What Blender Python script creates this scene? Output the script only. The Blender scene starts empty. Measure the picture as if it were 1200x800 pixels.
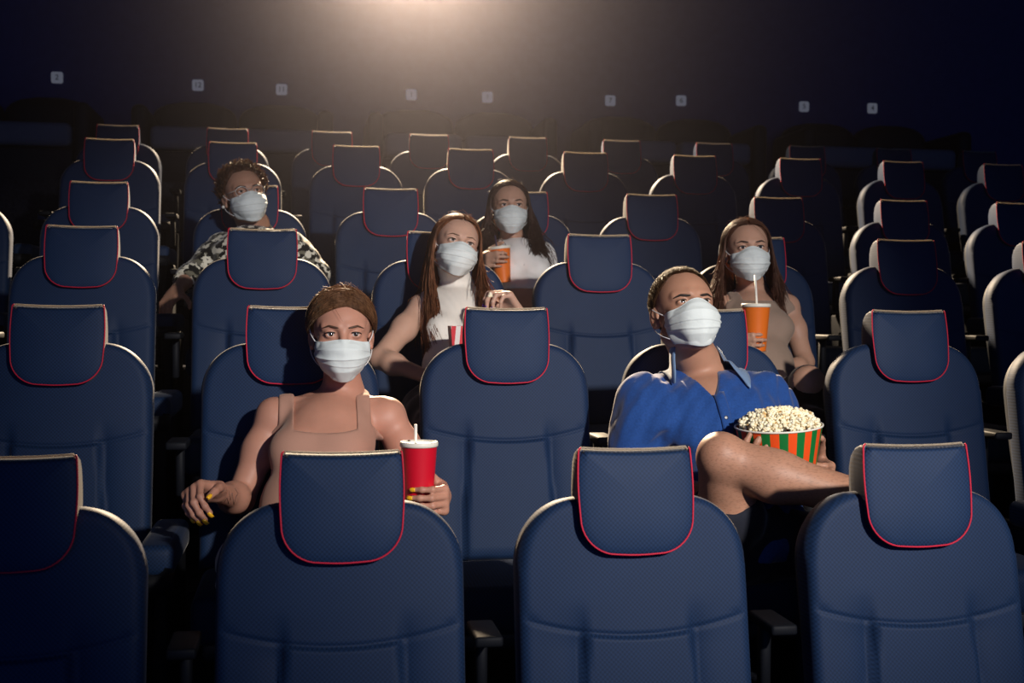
import bpy, bmesh, math, random
import numpy as np
from mathutils import Vector, Matrix

random.seed(7)
rng = np.random.default_rng(7)
scene = bpy.context.scene
COL = scene.collection

# ------------------------------------------------------------------ camera
CAM = np.array([-0.668, -2.388, 1.266])
YAW, PITCH, ROLL, FPX = -0.16954, -0.02216, 0.00569, 1433.5
_cy, _sy, _cp, _sp = math.cos(YAW), math.sin(YAW), math.cos(PITCH), math.sin(PITCH)
_f = np.array([-_sy * _cp, _cy * _cp, _sp])
_r0 = np.array([_cy, _sy, 0.0])
_u0 = np.cross(_r0, _f)
_r = math.cos(ROLL) * _r0 + math.sin(ROLL) * _u0
_u = -math.sin(ROLL) * _r0 + math.cos(ROLL) * _u0
cam_data = bpy.data.cameras.new('camera')
cam = bpy.data.objects.new('camera', cam_data)
COL.objects.link(cam)
cam.matrix_world = Matrix(((_r[0], _u[0], -_f[0], CAM[0]), (_r[1], _u[1], -_f[1], CAM[1]),
                           (_r[2], _u[2], -_f[2], CAM[2]), (0, 0, 0, 1)))
cam_data.sensor_fit = 'HORIZONTAL'
cam_data.sensor_width = 36.0
cam_data.lens = FPX * 36.0 / 1200.0
cam_data.clip_end = 60
cam_data.dof.use_dof = True
cam_data.dof.focus_distance = 3.15
cam_data.dof.aperture_fstop = 5.6
scene.camera = cam

def at(u, v, y):
    """point of the room seen at (u, v) of the 1200x800 photograph, on the upright plane at depth y"""
    d = _f + (u - 600) / FPX * _r + (400 - v) / FPX * _u
    t = (y - CAM[1]) / d[1]
    return CAM + t * d

# ------------------------------------------------------------------ world, lights, exposure
scene.view_settings.view_transform = 'Standard'
scene.view_settings.look = 'None'
scene.view_settings.gamma = 1.0
scene.view_settings.use_curve_mapping = False
scene.view_settings.exposure = 0.0
scene.cycles.use_denoising = True
scene.cycles.max_bounces = 5
scene.cycles.volume_bounces = 0

world = bpy.data.worlds.new('dark_hall')
scene.world = world
world.use_nodes = True
bg = world.node_tree.nodes['Background']
bg.inputs['Color'].default_value = (0.10, 0.20, 0.62, 1)
bg.inputs['Strength'].default_value = 0.022

def spot(name, loc, target, power, color, size_deg, blend, radius):
    d = bpy.data.lights.new(name, 'SPOT')
    d.energy = power
    d.color = color
    d.spot_size = math.radians(size_deg)
    d.spot_blend = blend
    d.shadow_soft_size = radius
    o = bpy.data.objects.new(name, d)
    COL.objects.link(o)
    o.location = loc
    o.rotation_euler = (Vector(target) - Vector(loc)).to_track_quat('-Z', 'Y').to_euler()
    return o

KEY = spot('screen_side_lamp', (1.45, -4.2, 2.95), (0.06, 1.0, 1.10), 1400, (1.0, 0.94, 0.88), 34, 1.0, 0.09)
PROJ_POS = (0.16, 6.98, 4.30)
SCREEN = bpy.data.lights.new('blue_fill', 'AREA')
SCREEN.shape = 'RECTANGLE'; SCREEN.size = 9.0; SCREEN.size_y = 4.0; SCREEN.energy = 70; SCREEN.color = (0.12, 0.32, 1.0)  # added blue fill from behind the camera, lifts the dark areas
_so = bpy.data.objects.new('blue_fill', SCREEN); COL.objects.link(_so)
_so.location = (0.5, -7.5, 2.6); _so.rotation_euler = (math.radians(90), 0, 0)
RIM = spot('projector_beam', PROJ_POS, (-0.05, 0.6, 0.5), 7600, (1.0, 0.76, 0.50), 92, 0.9, 0.09)

# ------------------------------------------------------------------ helpers
def tag(o, label=None, cat=None, group=None, kind=None):
    if label: o['label'] = label
    if cat: o['category'] = cat
    if group: o['group'] = group
    if kind: o['kind'] = kind
    return o

def empty(name, loc=(0, 0, 0), rz=0.0):
    o = bpy.data.objects.new(name, None)
    o.empty_display_size = 0.1
    COL.objects.link(o)
    o.location = loc
    o.rotation_euler = (0, 0, rz)
    return o

def mesh_obj(name, verts, faces, mat, parent=None, smooth=True, loc=None):
    me = bpy.data.meshes.new(name)
    me.from_pydata([tuple(map(float, v)) for v in verts], [], [tuple(map(int, f)) for f in faces])
    if smooth:
        me.polygons.foreach_set('use_smooth', [True] * len(me.polygons))
    mats = mat if isinstance(mat, (list, tuple)) else [mat]
    for m in mats:
        me.materials.append(m)
    o = bpy.data.objects.new(name, me)
    COL.objects.link(o)
    if parent is not None: o.parent = parent
    if loc is not None: o.location = loc
    return o

class MB:
    """collects vertices and faces of one mesh"""
    def __init__(self):
        self.v, self.f = [], []
    def add(self, verts, faces):
        n = len(self.v)
        self.v += [tuple(map(float, p)) for p in verts]
        self.f += [tuple(i + n for i in f) for f in faces]
        return self
    def box(self, c, s, r=0.0, seg=2):
        bm = bmesh.new()
        bmesh.ops.create_cube(bm, size=1.0)
        for v in bm.verts:
            v.co = Vector((v.co.x * s[0], v.co.y * s[1], v.co.z * s[2]))
        if r > 0:
            bmesh.ops.bevel(bm, geom=bm.edges[:], offset=r, segments=seg, profile=0.5, affect='EDGES')
        bm.verts.index_update()
        self.add([tuple(v.co + Vector(c)) for v in bm.verts], [[v.index for v in f.verts] for f in bm.faces])
        bm.free()
        return self
    def tube(self, pts, r, seg=8, closed=False, cap=True):
        pts = [np.array(p, float) for p in pts]
        n = len(pts)
        rs = r if hasattr(r, '__len__') else [r] * n
        verts, faces = [], []
        prev = None
        for i, p in enumerate(pts):
            a = pts[(i - 1) % n] if (closed or i > 0) else p
            b = pts[(i + 1) % n] if (closed or i < n - 1) else p
            t = b - a
            t = t / (np.linalg.norm(t) + 1e-12)
            if prev is None:
                ref = np.array([0, 0, 1.0]) if abs(t[2]) < 0.9 else np.array([1.0, 0, 0])
                u = np.cross(t, ref)
            else:
                u = prev - t * np.dot(prev, t)
            u /= np.linalg.norm(u) + 1e-12
            prev = u
            w = np.cross(t, u)
            for k in range(seg):
                an = 2 * math.pi * k / seg
                verts.append(p + rs[i] * (math.cos(an) * u + math.sin(an) * w))
        m = n if closed else n - 1
        for i in range(m):
            j = (i + 1) % n
            for k in range(seg):
                k2 = (k + 1) % seg
                faces.append((i * seg + k, i * seg + k2, j * seg + k2, j * seg + k))
        if cap and not closed:
            faces.append(tuple(range(seg - 1, -1, -1)))
            faces.append(tuple((n - 1) * seg + k for k in range(seg)))
        return self.add(verts, faces)
    def lathe(self, prof, seg=40, c=(0, 0, 0), axis=None):
        """profile of (radius, height) round the z axis (or the given axis)"""
        verts, faces = [], []
        for (r, z) in prof:
            for k in range(seg):
                a = 2 * math.pi * k / seg
                verts.append((r * math.cos(a), r * math.sin(a), z))
        for i in range(len(prof) - 1):
            for k in range(seg):
                k2 = (k + 1) % seg
                faces.append((i * seg + k, i * seg + k2, (i + 1) * seg + k2, (i + 1) * seg + k))
        if prof[0][0] > 1e-6: faces.append(tuple(range(seg - 1, -1, -1)))
        if prof[-1][0] > 1e-6: faces.append(tuple((len(prof) - 1) * seg + k for k in range(seg)))
        if axis is not None:
            q = Vector((0, 0, 1)).rotation_difference(Vector(axis).normalized())
            verts = [q @ Vector(v) for v in verts]
        return self.add([(v[0] + c[0], v[1] + c[1], v[2] + c[2]) for v in verts], faces)
    def build(self, name, mat, parent=None, smooth=True):
        return mesh_obj(name, self.v, self.f, mat, parent, smooth)

def autosmooth(o, deg=35):
    me = o.data
    bm = bmesh.new(); bm.from_mesh(me)
    for e in bm.edges:
        if len(e.link_faces) == 2 and e.calc_face_angle(0) > math.radians(deg): e.smooth = False
    bm.to_mesh(me); bm.free()
    return o

# ------------------------------------------------------------------ materials
def mat(name, color, rough=0.6, spec=0.5, sheen=0.0, sheen_rough=0.4, sheen_tint=(1, 1, 1), sss=0.0, metallic=0.0, coat=0.0):
    m = bpy.data.materials.new(name)
    m.use_nodes = True
    b = m.node_tree.nodes['Principled BSDF']
    b.inputs['Base Color'].default_value = (*color, 1)
    b.inputs['Roughness'].default_value = rough
    b.inputs['Specular IOR Level'].default_value = spec
    b.inputs['Sheen Weight'].default_value = sheen
    b.inputs['Sheen Roughness'].default_value = sheen_rough
    b.inputs['Sheen Tint'].default_value = (*sheen_tint, 1)
    b.inputs['Metallic'].default_value = metallic
    b.inputs['Coat Weight'].default_value = coat
    if sss > 0:
        b.inputs['Subsurface Weight'].default_value = sss
        b.inputs['Subsurface Radius'].default_value = (0.012, 0.005, 0.003)
        b.inputs['Subsurface Scale'].default_value = 1.0
    return m

class NT:
    def __init__(self, m):
        self.t = m.node_tree; self.b = self.t.nodes['Principled BSDF']
    def n(self, typ, **kw):
        x = self.t.nodes.new(typ)
        for k, v in kw.items():
            if k.startswith('i_'): x.inputs[k[2:].replace('_', ' ')].default_value = v
            else: setattr(x, k, v)
        return x
    def l(self, a, b): self.t.links.new(a, b)
    def math(self, op, a, b=None, clamp=False):
        x = self.t.nodes.new('ShaderNodeMath'); x.operation = op; x.use_clamp = clamp
        for i, s in enumerate((a, b)):
            if s is None: continue
            if isinstance(s, (int, float)): x.inputs[i].default_value = s
            else: self.l(s, x.inputs[i])
        return x.outputs[0]
    def mix(self, fac, a, b):
        x = self.t.nodes.new('ShaderNodeMix'); x.data_type = 'RGBA'
        for i, s in ((0, fac), (6, a), (7, b)):
            if isinstance(s, (int, float)): x.inputs[i].default_value = s
            elif isinstance(s, tuple): x.inputs[i].default_value = (*s, 1)
            else: self.l(s, x.inputs[i])
        return x.outputs[2]
    def ramp(self, fac, stops):
        x = self.t.nodes.new('ShaderNodeValToRGB')
        e = x.color_ramp.elements
        while len(e) < len(stops): e.new(0.5)
        for k, (p, c) in enumerate(stops):
            e[k].position = p; e[k].color = (*c, 1)
        self.l(fac, x.inputs[0]); return x.outputs[0]
    def bump(self, h, strength=0.3, dist=0.002):
        x = self.n('ShaderNodeBump'); x.inputs['Strength'].default_value = strength
        x.inputs['Distance'].default_value = dist
        self.l(h, x.inputs['Height']); self.l(x.outputs[0], self.b.inputs['Normal'])
    def obj(self): return self.n('ShaderNodeTexCoord').outputs['Object']
    def noise(self, vec, scale, detail=3):
        x = self.n('ShaderNodeTexNoise'); x.inputs['Scale'].default_value = scale
        x.inputs['Detail'].default_value = detail
        self.l(vec, x.inputs['Vector']); return x.outputs['Fac']

def fabric(name, color, weave=0.00145, var=0.42, **kw):
    """woven upholstery: two crossed waves for the weave, a slow noise for wear"""
    m = mat(name, color, rough=0.62, spec=0.19, **kw)
    t = NT(m)
    v = t.obj()
    s = t.n('ShaderNodeSeparateXYZ'); t.l(v, s.inputs[0])
    k = 1.0 / weave
    a = t.math('MULTIPLY', s.outputs[0], k)
    b = t.math('MULTIPLY', s.outputs[2], k)
    w = t.math('MULTIPLY', t.math('SINE', a), t.math('SINE', b))
    w = t.math('ADD', t.math('MULTIPLY', w, 0.5), 0.5)
    nz = t.noise(v, 9, 4)
    fac = t.math('ADD', t.math('MULTIPLY', w, 0.75), t.math('MULTIPLY', nz, 0.25), True)
    lo = tuple(c * (1 - var) for c in color); hi = tuple(min(1, c * (1 + var)) for c in color)
    t.l(t.mix(fac, lo, hi), t.b.inputs['Base Color'])
    t.bump(w, 0.12, 0.0008)
    return m

M_seat = fabric('navy_upholstery', (0.0075, 0.0220, 0.062), sheen=0.14, sheen_rough=0.3, sheen_tint=(1.0, 0.93, 0.82))
M_head = fabric('navy_headrest_fabric', (0.0085, 0.0245, 0.068), sheen=0.14, sheen_rough=0.3, sheen_tint=(1.0, 0.93, 0.82))
M_pipe = mat('red_piping', (0.55, 0.010, 0.040), rough=0.55, spec=0.3)
M_rim_band = mat('pale_rim_band', (0.40, 0.35, 0.28), rough=0.6, spec=0.3, sheen=0.3)  # pale and translucent to imitate the backlit rim of the headrests
_n = M_rim_band.node_tree; _tr = _n.nodes.new('ShaderNodeBsdfTranslucent'); _tr.inputs['Color'].default_value = (0.45, 0.39, 0.30, 1)
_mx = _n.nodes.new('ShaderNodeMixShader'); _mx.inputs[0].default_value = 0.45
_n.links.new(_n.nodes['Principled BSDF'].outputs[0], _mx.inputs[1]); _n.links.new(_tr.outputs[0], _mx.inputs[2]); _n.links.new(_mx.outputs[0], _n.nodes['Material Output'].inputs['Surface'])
M_shell = mat('dark_seat_shell', (0.022, 0.026, 0.036), rough=0.5, spec=0.45)
M_arm = mat('black_arm_plastic', (0.005, 0.006, 0.009), rough=0.6, spec=0.15)
M_carpet = mat('dark_carpet', (0.012, 0.014, 0.022), rough=0.95, spec=0.1)
t = NT(M_carpet); t.l(t.ramp(t.noise(t.obj(), 60, 4), [(0.3, (0.008, 0.009, 0.015)), (0.7, (0.018, 0.020, 0.030))]), t.b.inputs['Base Color'])
M_wall = mat('charcoal_wall_fabric', (0.05, 0.055, 0.072), rough=0.9, spec=0.2)
t = NT(M_wall); _v = t.obj(); t.l(t.ramp(t.noise(_v, 14, 4), [(0.35, (0.030, 0.048, 0.17)), (0.65, (0.034, 0.053, 0.19))]), t.b.inputs['Base Color'])
t.bump(t.noise(_v, 220, 2), 0.2, 0.002)
M_ceil = mat('black_ceiling', (0.015, 0.015, 0.018), rough=0.9, spec=0.2)
M_sofa = fabric('charcoal_sofa_fabric', (0.016, 0.015, 0.019), sheen=0.0)
M_sofacush = fabric('grey_sofa_cushion', (0.17, 0.17, 0.20), sheen=0.0)
M_plate = mat('pale_number_plate', (0.62, 0.62, 0.64), rough=0.4)
M_plate.node_tree.nodes['Principled BSDF'].inputs['Emission Color'].default_value = (0.75, 0.78, 0.9, 1)
M_plate.node_tree.nodes['Principled BSDF'].inputs['Emission Strength'].default_value = 0.08  # faint emission added so the plates look lit
M_digit = mat('black_numeral', (0.02, 0.02, 0.025), rough=0.5)
M_metal = mat('dull_metal', (0.35, 0.35, 0.36), rough=0.35, metallic=1.0)

# ------------------------------------------------------------------ the room: stepped floor, walls, ceiling
ROWY = [0.0, 0.995, 1.958, 2.970, 3.914, 5.0]
ROWTOP = [1.0, 1.286, 1.560, 1.813, 2.122, 2.350]
ROWX = [0.0, -0.103, 0.396, 0.298, 0.792, 0.687]
HT = 1.12                                   # headrest top above the row's floor
FL = [z - HT for z in ROWTOP]
PLAT_Y, PLAT_Z, WALL_Y = 5.45, 2.06, 7.15
XL, XR = -6.2, 7.2
def struct(o): o['kind'] = 'structure'; return o

# the step profile in the (y, z) plane, extruded across the hall as one solid
prof = [(-4.6, FL[0])]
for k in range(6):
    y0 = ROWY[k] + 0.33
    prof.append((y0, FL[k]))
    prof.append((y0, FL[k + 1] if k < 5 else PLAT_Z))
prof.append((WALL_Y + 0.1, PLAT_Z))
prof += [(WALL_Y + 0.1, -0.6), (-4.6, -0.6)]
n = len(prof)
vv = [(XL, y, z) for y, z in prof] + [(XR, y, z) for y, z in prof]
ff = [tuple(range(n)), tuple(range(2 * n - 1, n - 1, -1))] + [(i, i + n, (i + 1) % n + n, (i + 1) % n) for i in range(n)]
struct(mesh_obj('floor', vv, ff, M_carpet, smooth=False))
struct(MB().box(((XL + XR) / 2, WALL_Y + 0.06, 2.2), (XR - XL + 0.4, 0.12, 5.6)).build('wall_back', M_wall, smooth=False))
struct(MB().box((XL - 0.06, 1.3, 2.2), (0.12, 11.8, 5.6)).build('wall_left', M_wall, smooth=False))
struct(MB().box((XR + 0.06, 1.3, 2.2), (0.12, 11.8, 5.6)).build('wall_right', M_wall, smooth=False))
struct(MB().box(((XL + XR) / 2, 1.3, 5.06), (XR - XL + 0.4, 11.8, 0.12)).build('ceiling', M_ceil, smooth=False))
# thin haze in the hall's air, lit by the projector's beam
M_haze = bpy.data.materials.new('hall_haze')
M_haze.use_nodes = True
_nt = M_haze.node_tree
_nt.nodes.remove(_nt.nodes['Principled BSDF'])
_vs = _nt.nodes.new('ShaderNodeVolumeScatter')
_vs.inputs['Color'].default_value = (0.88, 0.84, 1.0, 1)
# denser in the middle of the hall, below the projection window
_tc = _nt.nodes.new('ShaderNodeTexCoord'); _sx = _nt.nodes.new('ShaderNodeSeparateXYZ'); _nt.links.new(_tc.outputs['Object'], _sx.inputs[0])
def _vm(op, a, b):
    x = _nt.nodes.new('ShaderNodeMath'); x.operation = op
    for i, q in enumerate((a, b)):
        if isinstance(q, (int, float)): x.inputs[i].default_value = q
        else: _nt.links.new(q, x.inputs[i])
    return x.outputs[0]
_dx = _vm('DIVIDE', _vm('SUBTRACT', _sx.outputs[0], 0.0), 1.05)
_gs = _vm('POWER', 2.718, _vm('MULTIPLY', _vm('MULTIPLY', _dx, _dx), -1.0))
_mr = _nt.nodes.new('ShaderNodeMapRange'); _mr.interpolation_type = 'SMOOTHSTEP'
_mr.inputs['From Min'].default_value = -1.2; _mr.inputs['From Max'].default_value = 3.0
_nt.links.new(_sx.outputs[1], _mr.inputs['Value'])
_m2 = _nt.nodes.new('ShaderNodeMapRange'); _m2.interpolation_type = 'SMOOTHSTEP'
for _k, _q in (('From Min', 3.8), ('From Max', 6.9), ('To Min', 1.0), ('To Max', 0.30)): _m2.inputs[_k].default_value = _q
_nt.links.new(_sx.outputs[1], _m2.inputs['Value'])
_nt.links.new(_vm('ADD', _vm('MULTIPLY', _vm('MULTIPLY', _gs, _vm('MULTIPLY', _mr.outputs[0], _m2.outputs[0])), 0.0029), 0.00004), _vs.inputs['Density'])
_vs.inputs['Anisotropy'].default_value = 0.86
_nt.links.new(_vs.outputs[0], _nt.nodes['Material Output'].inputs['Volume'])
hz = MB().box(((XL + XR) / 2, 1.2, 2.3), (XR - XL - 0.02, 11.7, 5.3)).build('haze', M_haze, smooth=False)
tag(hz, 'thin warm haze in the air below the projection window', 'haze', None, 'stuff')
# ------------------------------------------------------------------ cinema seats
REC = math.radians(10.5)
SR, CR = math.sin(REC), math.cos(REC)
def bp(x, s, n):
    """seat-back coordinates: x across, s down the back from the headrest's top, n into the back"""
    return (x, -s * SR + n * CR, HT - s * CR - n * SR)

def arc(cx, cy, rx, ry, a0, a1, n):
    return [(cx + rx * math.cos(math.radians(a0 + (a1 - a0) * k / n)), cy + ry * math.sin(math.radians(a0 + (a1 - a0) * k / n))) for k in range(n + 1)]

def headrest_outline(inset=0.0):
    """(x, s) loop, clockwise from the top left corner"""
    w, h, r, c = 0.1155 - inset, 0.213 - inset, 0.072, 0.007
    pts = []
    for k in range(13):                                     # the top edge sags a little
        x = -w + c + (2 * w - 2 * c) * k / 12
        pts.append((x, inset + 0.0045 * (1 - (x / w) ** 2)))
    pts += arc(w - c, inset + c, c, c, -75, 0, 3)
    for k in range(1, 8):                                   # sides swell
        s = inset + c + (h - r - inset - c) * k / 8
        pts.append((w + 0.003 * math.sin(math.pi * k / 8), s))
    pts += arc(w - r, h - r, r, r, 0, 90, 10)
    for k in range(1, 6):
        x = (w - r) * (1 - 2 * k / 6)
        pts.append((x, h + 0.002 * math.sin(math.pi * k / 6)))
    pts += arc(-(w - r), h - r, r, r, 90, 180, 10)
    for k in range(1, 8):
        s = h - r - (h - r - inset - c) * k / 8
        pts.append((-w - 0.003 * math.sin(math.pi * k / 8), s))
    pts += arc(-(w - c), inset + c, c, c, 180, 255, 3)
    return pts

def make_headrest(parent):
    o0 = headrest_outline()
    K = len(o0)
    cx, cs = 0.0, 0.105
    verts, faces = [], []
    def ring(scale, n, ins=0.0, lower=0.0):
        base = headrest_outline(ins)
        for (x, s) in base:
            X = cx + (x - cx) * scale; S_ = cs + (s - cs) * scale
            S_ += lower * max(0.0, 1 - S_ / 0.15) ** 1.0
            nn = n
            verts.append(bp(X, S_, nn))
    for f_ in (0.12, 0.4, 0.65, 0.85, 0.95):
        ring(f_, -0.010 * (1 - f_ ** 3))
    ring(0.985, 0.0005, 0.0, 0.017)
    ring(1.0, 0.002, 0.0, 0.0120)
    ring(1.0, 0.006, 0.0, 0.0062)
    ring(1.0, 0.012, 0.0, 0.0022)
    ring(1.0, 0.022)
    ring(1.0, 0.046, 0.000, 0.004)
    ring(1.0, 0.068, 0.001, 0.016)
    ring(1.0, 0.083, 0.003, 0.034)
    ring(1.0, 0.092, 0.011, 0.052)
    ring(0.5, 0.095, 0.02, 0.03)
    R = len(verts) // K
    for i in range(R - 1):
        for k in range(K):
            k2 = (k + 1) % K
            faces.append((i * K + k, (i + 1) * K + k, (i + 1) * K + k2, i * K + k2))
    faces.append(tuple(range(K)))
    faces.append(tuple((R - 1) * K + k for k in range(K - 1, -1, -1)))
    h = mesh_obj('headrest', verts, faces, M_head, parent)
    # red piping down one side, round the foot and up the other
    path = [bp(x * 1.004, s, 0.0005) for (x, s) in o0[13 + 1:]]
    MB().tube(path, 0.0018, 6).build('piping', M_pipe, h)
    top = [bp(x, s - 0.0004, 0.006) for (x, s) in o0[:13]]  # tube added so the top edge shows a band of backlight
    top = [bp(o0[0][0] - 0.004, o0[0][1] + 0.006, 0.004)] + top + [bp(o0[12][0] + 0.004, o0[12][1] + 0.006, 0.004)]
    MB().tube(top, 0.0023, 8).build('top_rim_band', M_rim_band, h)['label'] = 'pale band along the top edge, standing in for backlight'
    return h

def back_outline_hw(s):
    """half width of the backrest at s"""
    s0, ry, w, rx = 0.095, 0.135, 0.239, 0.128
    if s >= s0 + ry: return w
    q = 1 - (s - s0) / ry
    return w - rx + rx * math.sqrt(max(0.0, 1 - q * q))

BACK_END = 0.70
def back_front(x, s):
    """how far the front of the cushion stands from the flat (negative = towards the sitter)"""
    d = -0.012 * (1 - (x / 0.236) ** 2)                     # crown
    ax = abs(x)
    def sm(a, b, v):
        t_ = min(1, max(0, (v - a) / (b - a))); return t_ * t_ * (3 - 2 * t_)
    seam_s = 0.362 + 0.010 * (1 - (x / 0.12) ** 2)
    low = sm(seam_s - 0.002, seam_s + 0.010, s)
    pan = 0.111 + 0.012 * sm(0.36, 0.6, s)
    inside = 1 - sm(pan - 0.004, pan + 0.004, ax)
    d += -0.010 * low * inside                              # raised lower panel
    dip = math.exp(-max(0, ax - pan) / 0.035) * (1 - inside) # pulled-in beside the panel
    d += 0.020 * dip * sm(0.30, 0.40, s)
    d += 0.004 * math.exp(-((s - seam_s) / 0.004) ** 2) * (1 if ax < 0.225 else 0)
    return d

def make_backrest(parent):
    ss = []
    for k in range(15): ss.append(0.095 + 0.135 * (1 - math.cos(math.pi / 2 * k / 14)))
    s = 0.24
    while s < 0.335: ss.append(s); s += 0.016
    while s < 0.395: ss.append(s); s += 0.0035
    while s < BACK_END - 0.02: ss.append(s); s += 0.022
    ss += [BACK_END - 0.018, BACK_END - 0.008, BACK_END - 0.002, BACK_END]
    ts = []
    for k in range(57): ts.append(math.sin((-1 + 2 * k / 56) * math.pi / 2 * 0.96) / math.sin(math.pi / 2 * 0.96) if False else (-1 + 2 * k / 56))
    verts, faces = [], []
    nr, nc = len(ss), len(ts)
    N0, N1, RAD = 0.032, 0.112, 0.022
    def edge(x, s, hw):
        e = min(hw - abs(x), BACK_END - s)
        # distance to the shoulder curve
        if s < 0.24:
            qx = max(0, abs(x) - 0.111) / 0.125; qs = max(0.0, (0.23 - s) / 0.135)
            e = min(e, (1 - math.hypot(qx, qs)) * 0.13)
        e = max(0.0, e)
        return 0.0 if e >= RAD else RAD - math.sqrt(max(0, RAD ** 2 - (RAD - e) ** 2))
    for side in (0, 1):
        for s in ss:
            hw = back_outline_hw(s)
            for t_ in ts:
                tt = math.copysign(1 - (1 - abs(t_)) ** 1.25, t_)
                x = tt * hw
                ed = edge(x, s, hw)
                if side == 0: nn = N0 + back_front(x, s) * (1 - ed / RAD) + ed
                else: nn = N1 - ed * 0.8
                verts.append(bp(x, s, nn))
    off = nr * nc
    for i in range(nr - 1):
        for j in range(nc - 1):
            a = i * nc + j
            faces.append((a, a + nc, a + nc + 1, a + 1))
            faces.append((off + a, off + a + 1, off + a + nc + 1, off + a + nc))
    for i in range(nr - 1):
        a, b = i * nc, (i + 1) * nc
        faces.append((a, off + a, off + b, b))
        a, b = i * nc + nc - 1, (i + 1) * nc + nc - 1
        faces.append((a, b, off + b, off + a))
    for j in range(nc - 1):
        faces.append((j, j + 1, off + j + 1, off + j))
        a = (nr - 1) * nc + j
        faces.append((a, off + a, off + a + 1, a + 1))
    return mesh_obj('backrest', verts, faces, M_seat, parent)

def make_shell(parent):
    """moulded pan behind the cushion, a little wider than it"""
    loop = []
    for k in range(17):
        a = math.pi / 2 * k / 16
        loop.append((0.111 + 0.125 * math.sin(a), 0.098 + 0.138 * (1 - math.cos(a))))
    for k in range(1, 9): loop.append((0.236 - 0.03 * (k / 8) ** 2, 0.23 + (0.71 - 0.23) * k / 8))
    loop = [(-x, s) for x, s in reversed(loop)] + loop
    loop = loop[::1]
    K = len(loop)
    verts, faces = [], []
    for (n_, ins) in ((0.084, 0.004), (0.080, 0.0), (0.104, 0.0), (0.128, 0.006), (0.142, 0.03), (0.146, 0.08)):
        for (x, s) in loop:
            verts.append(bp(math.copysign(max(0.0, abs(x) - ins), x), s + ins * (0.7 if s < 0.3 else -0.3), n_))
    R = 6
    for i in range(R - 1):
        for k in range(K):
            k2 = (k + 1) % K
            faces.append((i * K + k, (i + 1) * K + k, (i + 1) * K + k2, i * K + k2))
    faces.append(tuple(range(K)))
    faces.append(tuple((R - 1) * K + k for k in range(K - 1, -1, -1)))
    return autosmooth(mesh_obj('back_shell', verts, faces, M_shell, parent), 50)

CUSH_Z = HT - 0.68
UP = HT - 1.05
def make_seat():
    root = empty('cinema_seat')
    make_headrest(root)
    b = make_backrest(root)
    make_shell(root)
    c = MB().box((0, -0.300, CUSH_Z - 0.06), (0.452, 0.37, 0.12), 0.032, 4).build('seat_cushion', M_seat, root)
    MB().box((0, -0.30, CUSH_Z - 0.135), (0.40, 0.33, 0.05), 0.015, 2).build('seat_pan', M_shell, root)
    # armrest on the seat's picture-left side: padded front, raised hinge block at the back
    a = MB()
    a.box((-0.30, -0.325, 0.462 + UP), (0.088, 0.40, 0.075), 0.022, 3)
    arm = a.build('armrest', M_seat, root)
    MB().box((-0.30, 0.03, 0.675 + UP), (0.056, 0.14, 0.022), 0.006, 2).box((-0.30, 0.075, 0.60 + UP), (0.024, 0.03, 0.15), 0.006, 1).build('hinge_bracket', M_arm, arm)
    h = MB()
    prof_ = [(0.040, 0.0), (0.047, 0.0), (0.050, 0.045), (0.046, 0.045), (0.041, 0.004)]
    h.lathe(prof_, 28, c=(-0.30, -0.565, 0.405 + UP))
    h.build('cup_holder', M_arm, arm)
    MB().box((-0.30, -0.20, 0.215 + UP / 2), (0.045, 0.40, 0.43 + UP), 0.012, 2).build('side_panel', M_arm, root)
    for sx in (-1, 1):
        MB().box((sx * 0.17, -0.20, 0.135), (0.04, 0.24, 0.27), 0.01, 2).build('leg', M_arm, root)
    return root

def copy_tree(o, parent=None):
    c = o.copy()
    COL.objects.link(c)
    if parent is not None: c.parent = parent
    for ch in list(o.children): copy_tree(ch, c)
    return c

ORD = ['', 'first', 'second', 'third', 'fourth', 'fifth', 'sixth', 'seventh', 'eighth', 'ninth', 'tenth', 'eleventh', 'twelfth']
ROWN = ['front row', 'second row', 'third row', 'fourth row', 'fifth row', 'sixth row']
# measured small differences in how the seats were bolted down (x, z), by row and place
DX = {(1,-1): .008, (1,0): -.007, (1,1): .002, (2,-1): .004, (2,0): -.002, (2,1): -.018, (2,2): .008,
      (3,-3): -.003, (3,-2): -.002, (3,-1): .018, (3,1): -.007, (4,-3): -.008, (4,-2): .011, (4,-1): .011, (4,0): -.010, (4,1): -.012,
      (4,2): -.008, (4,3): .011, (5,-3): -.006, (5,-2): .008, (5,-1): -.004, (5,0): .005, (5,1): .004,
      (6,-4): -.011, (6,-3): .008, (6,-2): .015, (6,-1): -.006, (6,1): -.007, (6,2): -.008, (6,3): .008}
SPAN = {1: (-2, 1), 2: (-2, 3), 3: (-4, 3), 4: (-4, 4), 5: (-4, 4), 6: (-4, 5)}
SPECIAL = {(2,-1): 'occupied by the woman holding the red cup', (2,1): 'occupied by the man holding striped popcorn bucket',
           (3,-1): 'occupied by the woman in white turtleneck', (3,1): 'occupied by the long-haired woman sipping from orange cup',
           (4,-2): 'occupied by the man in patterned shirt', (4,0): 'occupied by the dark-haired woman in white T-shirt',
           (3,-4): None}
proto = make_seat()
SEATS = {}
first = True
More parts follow.
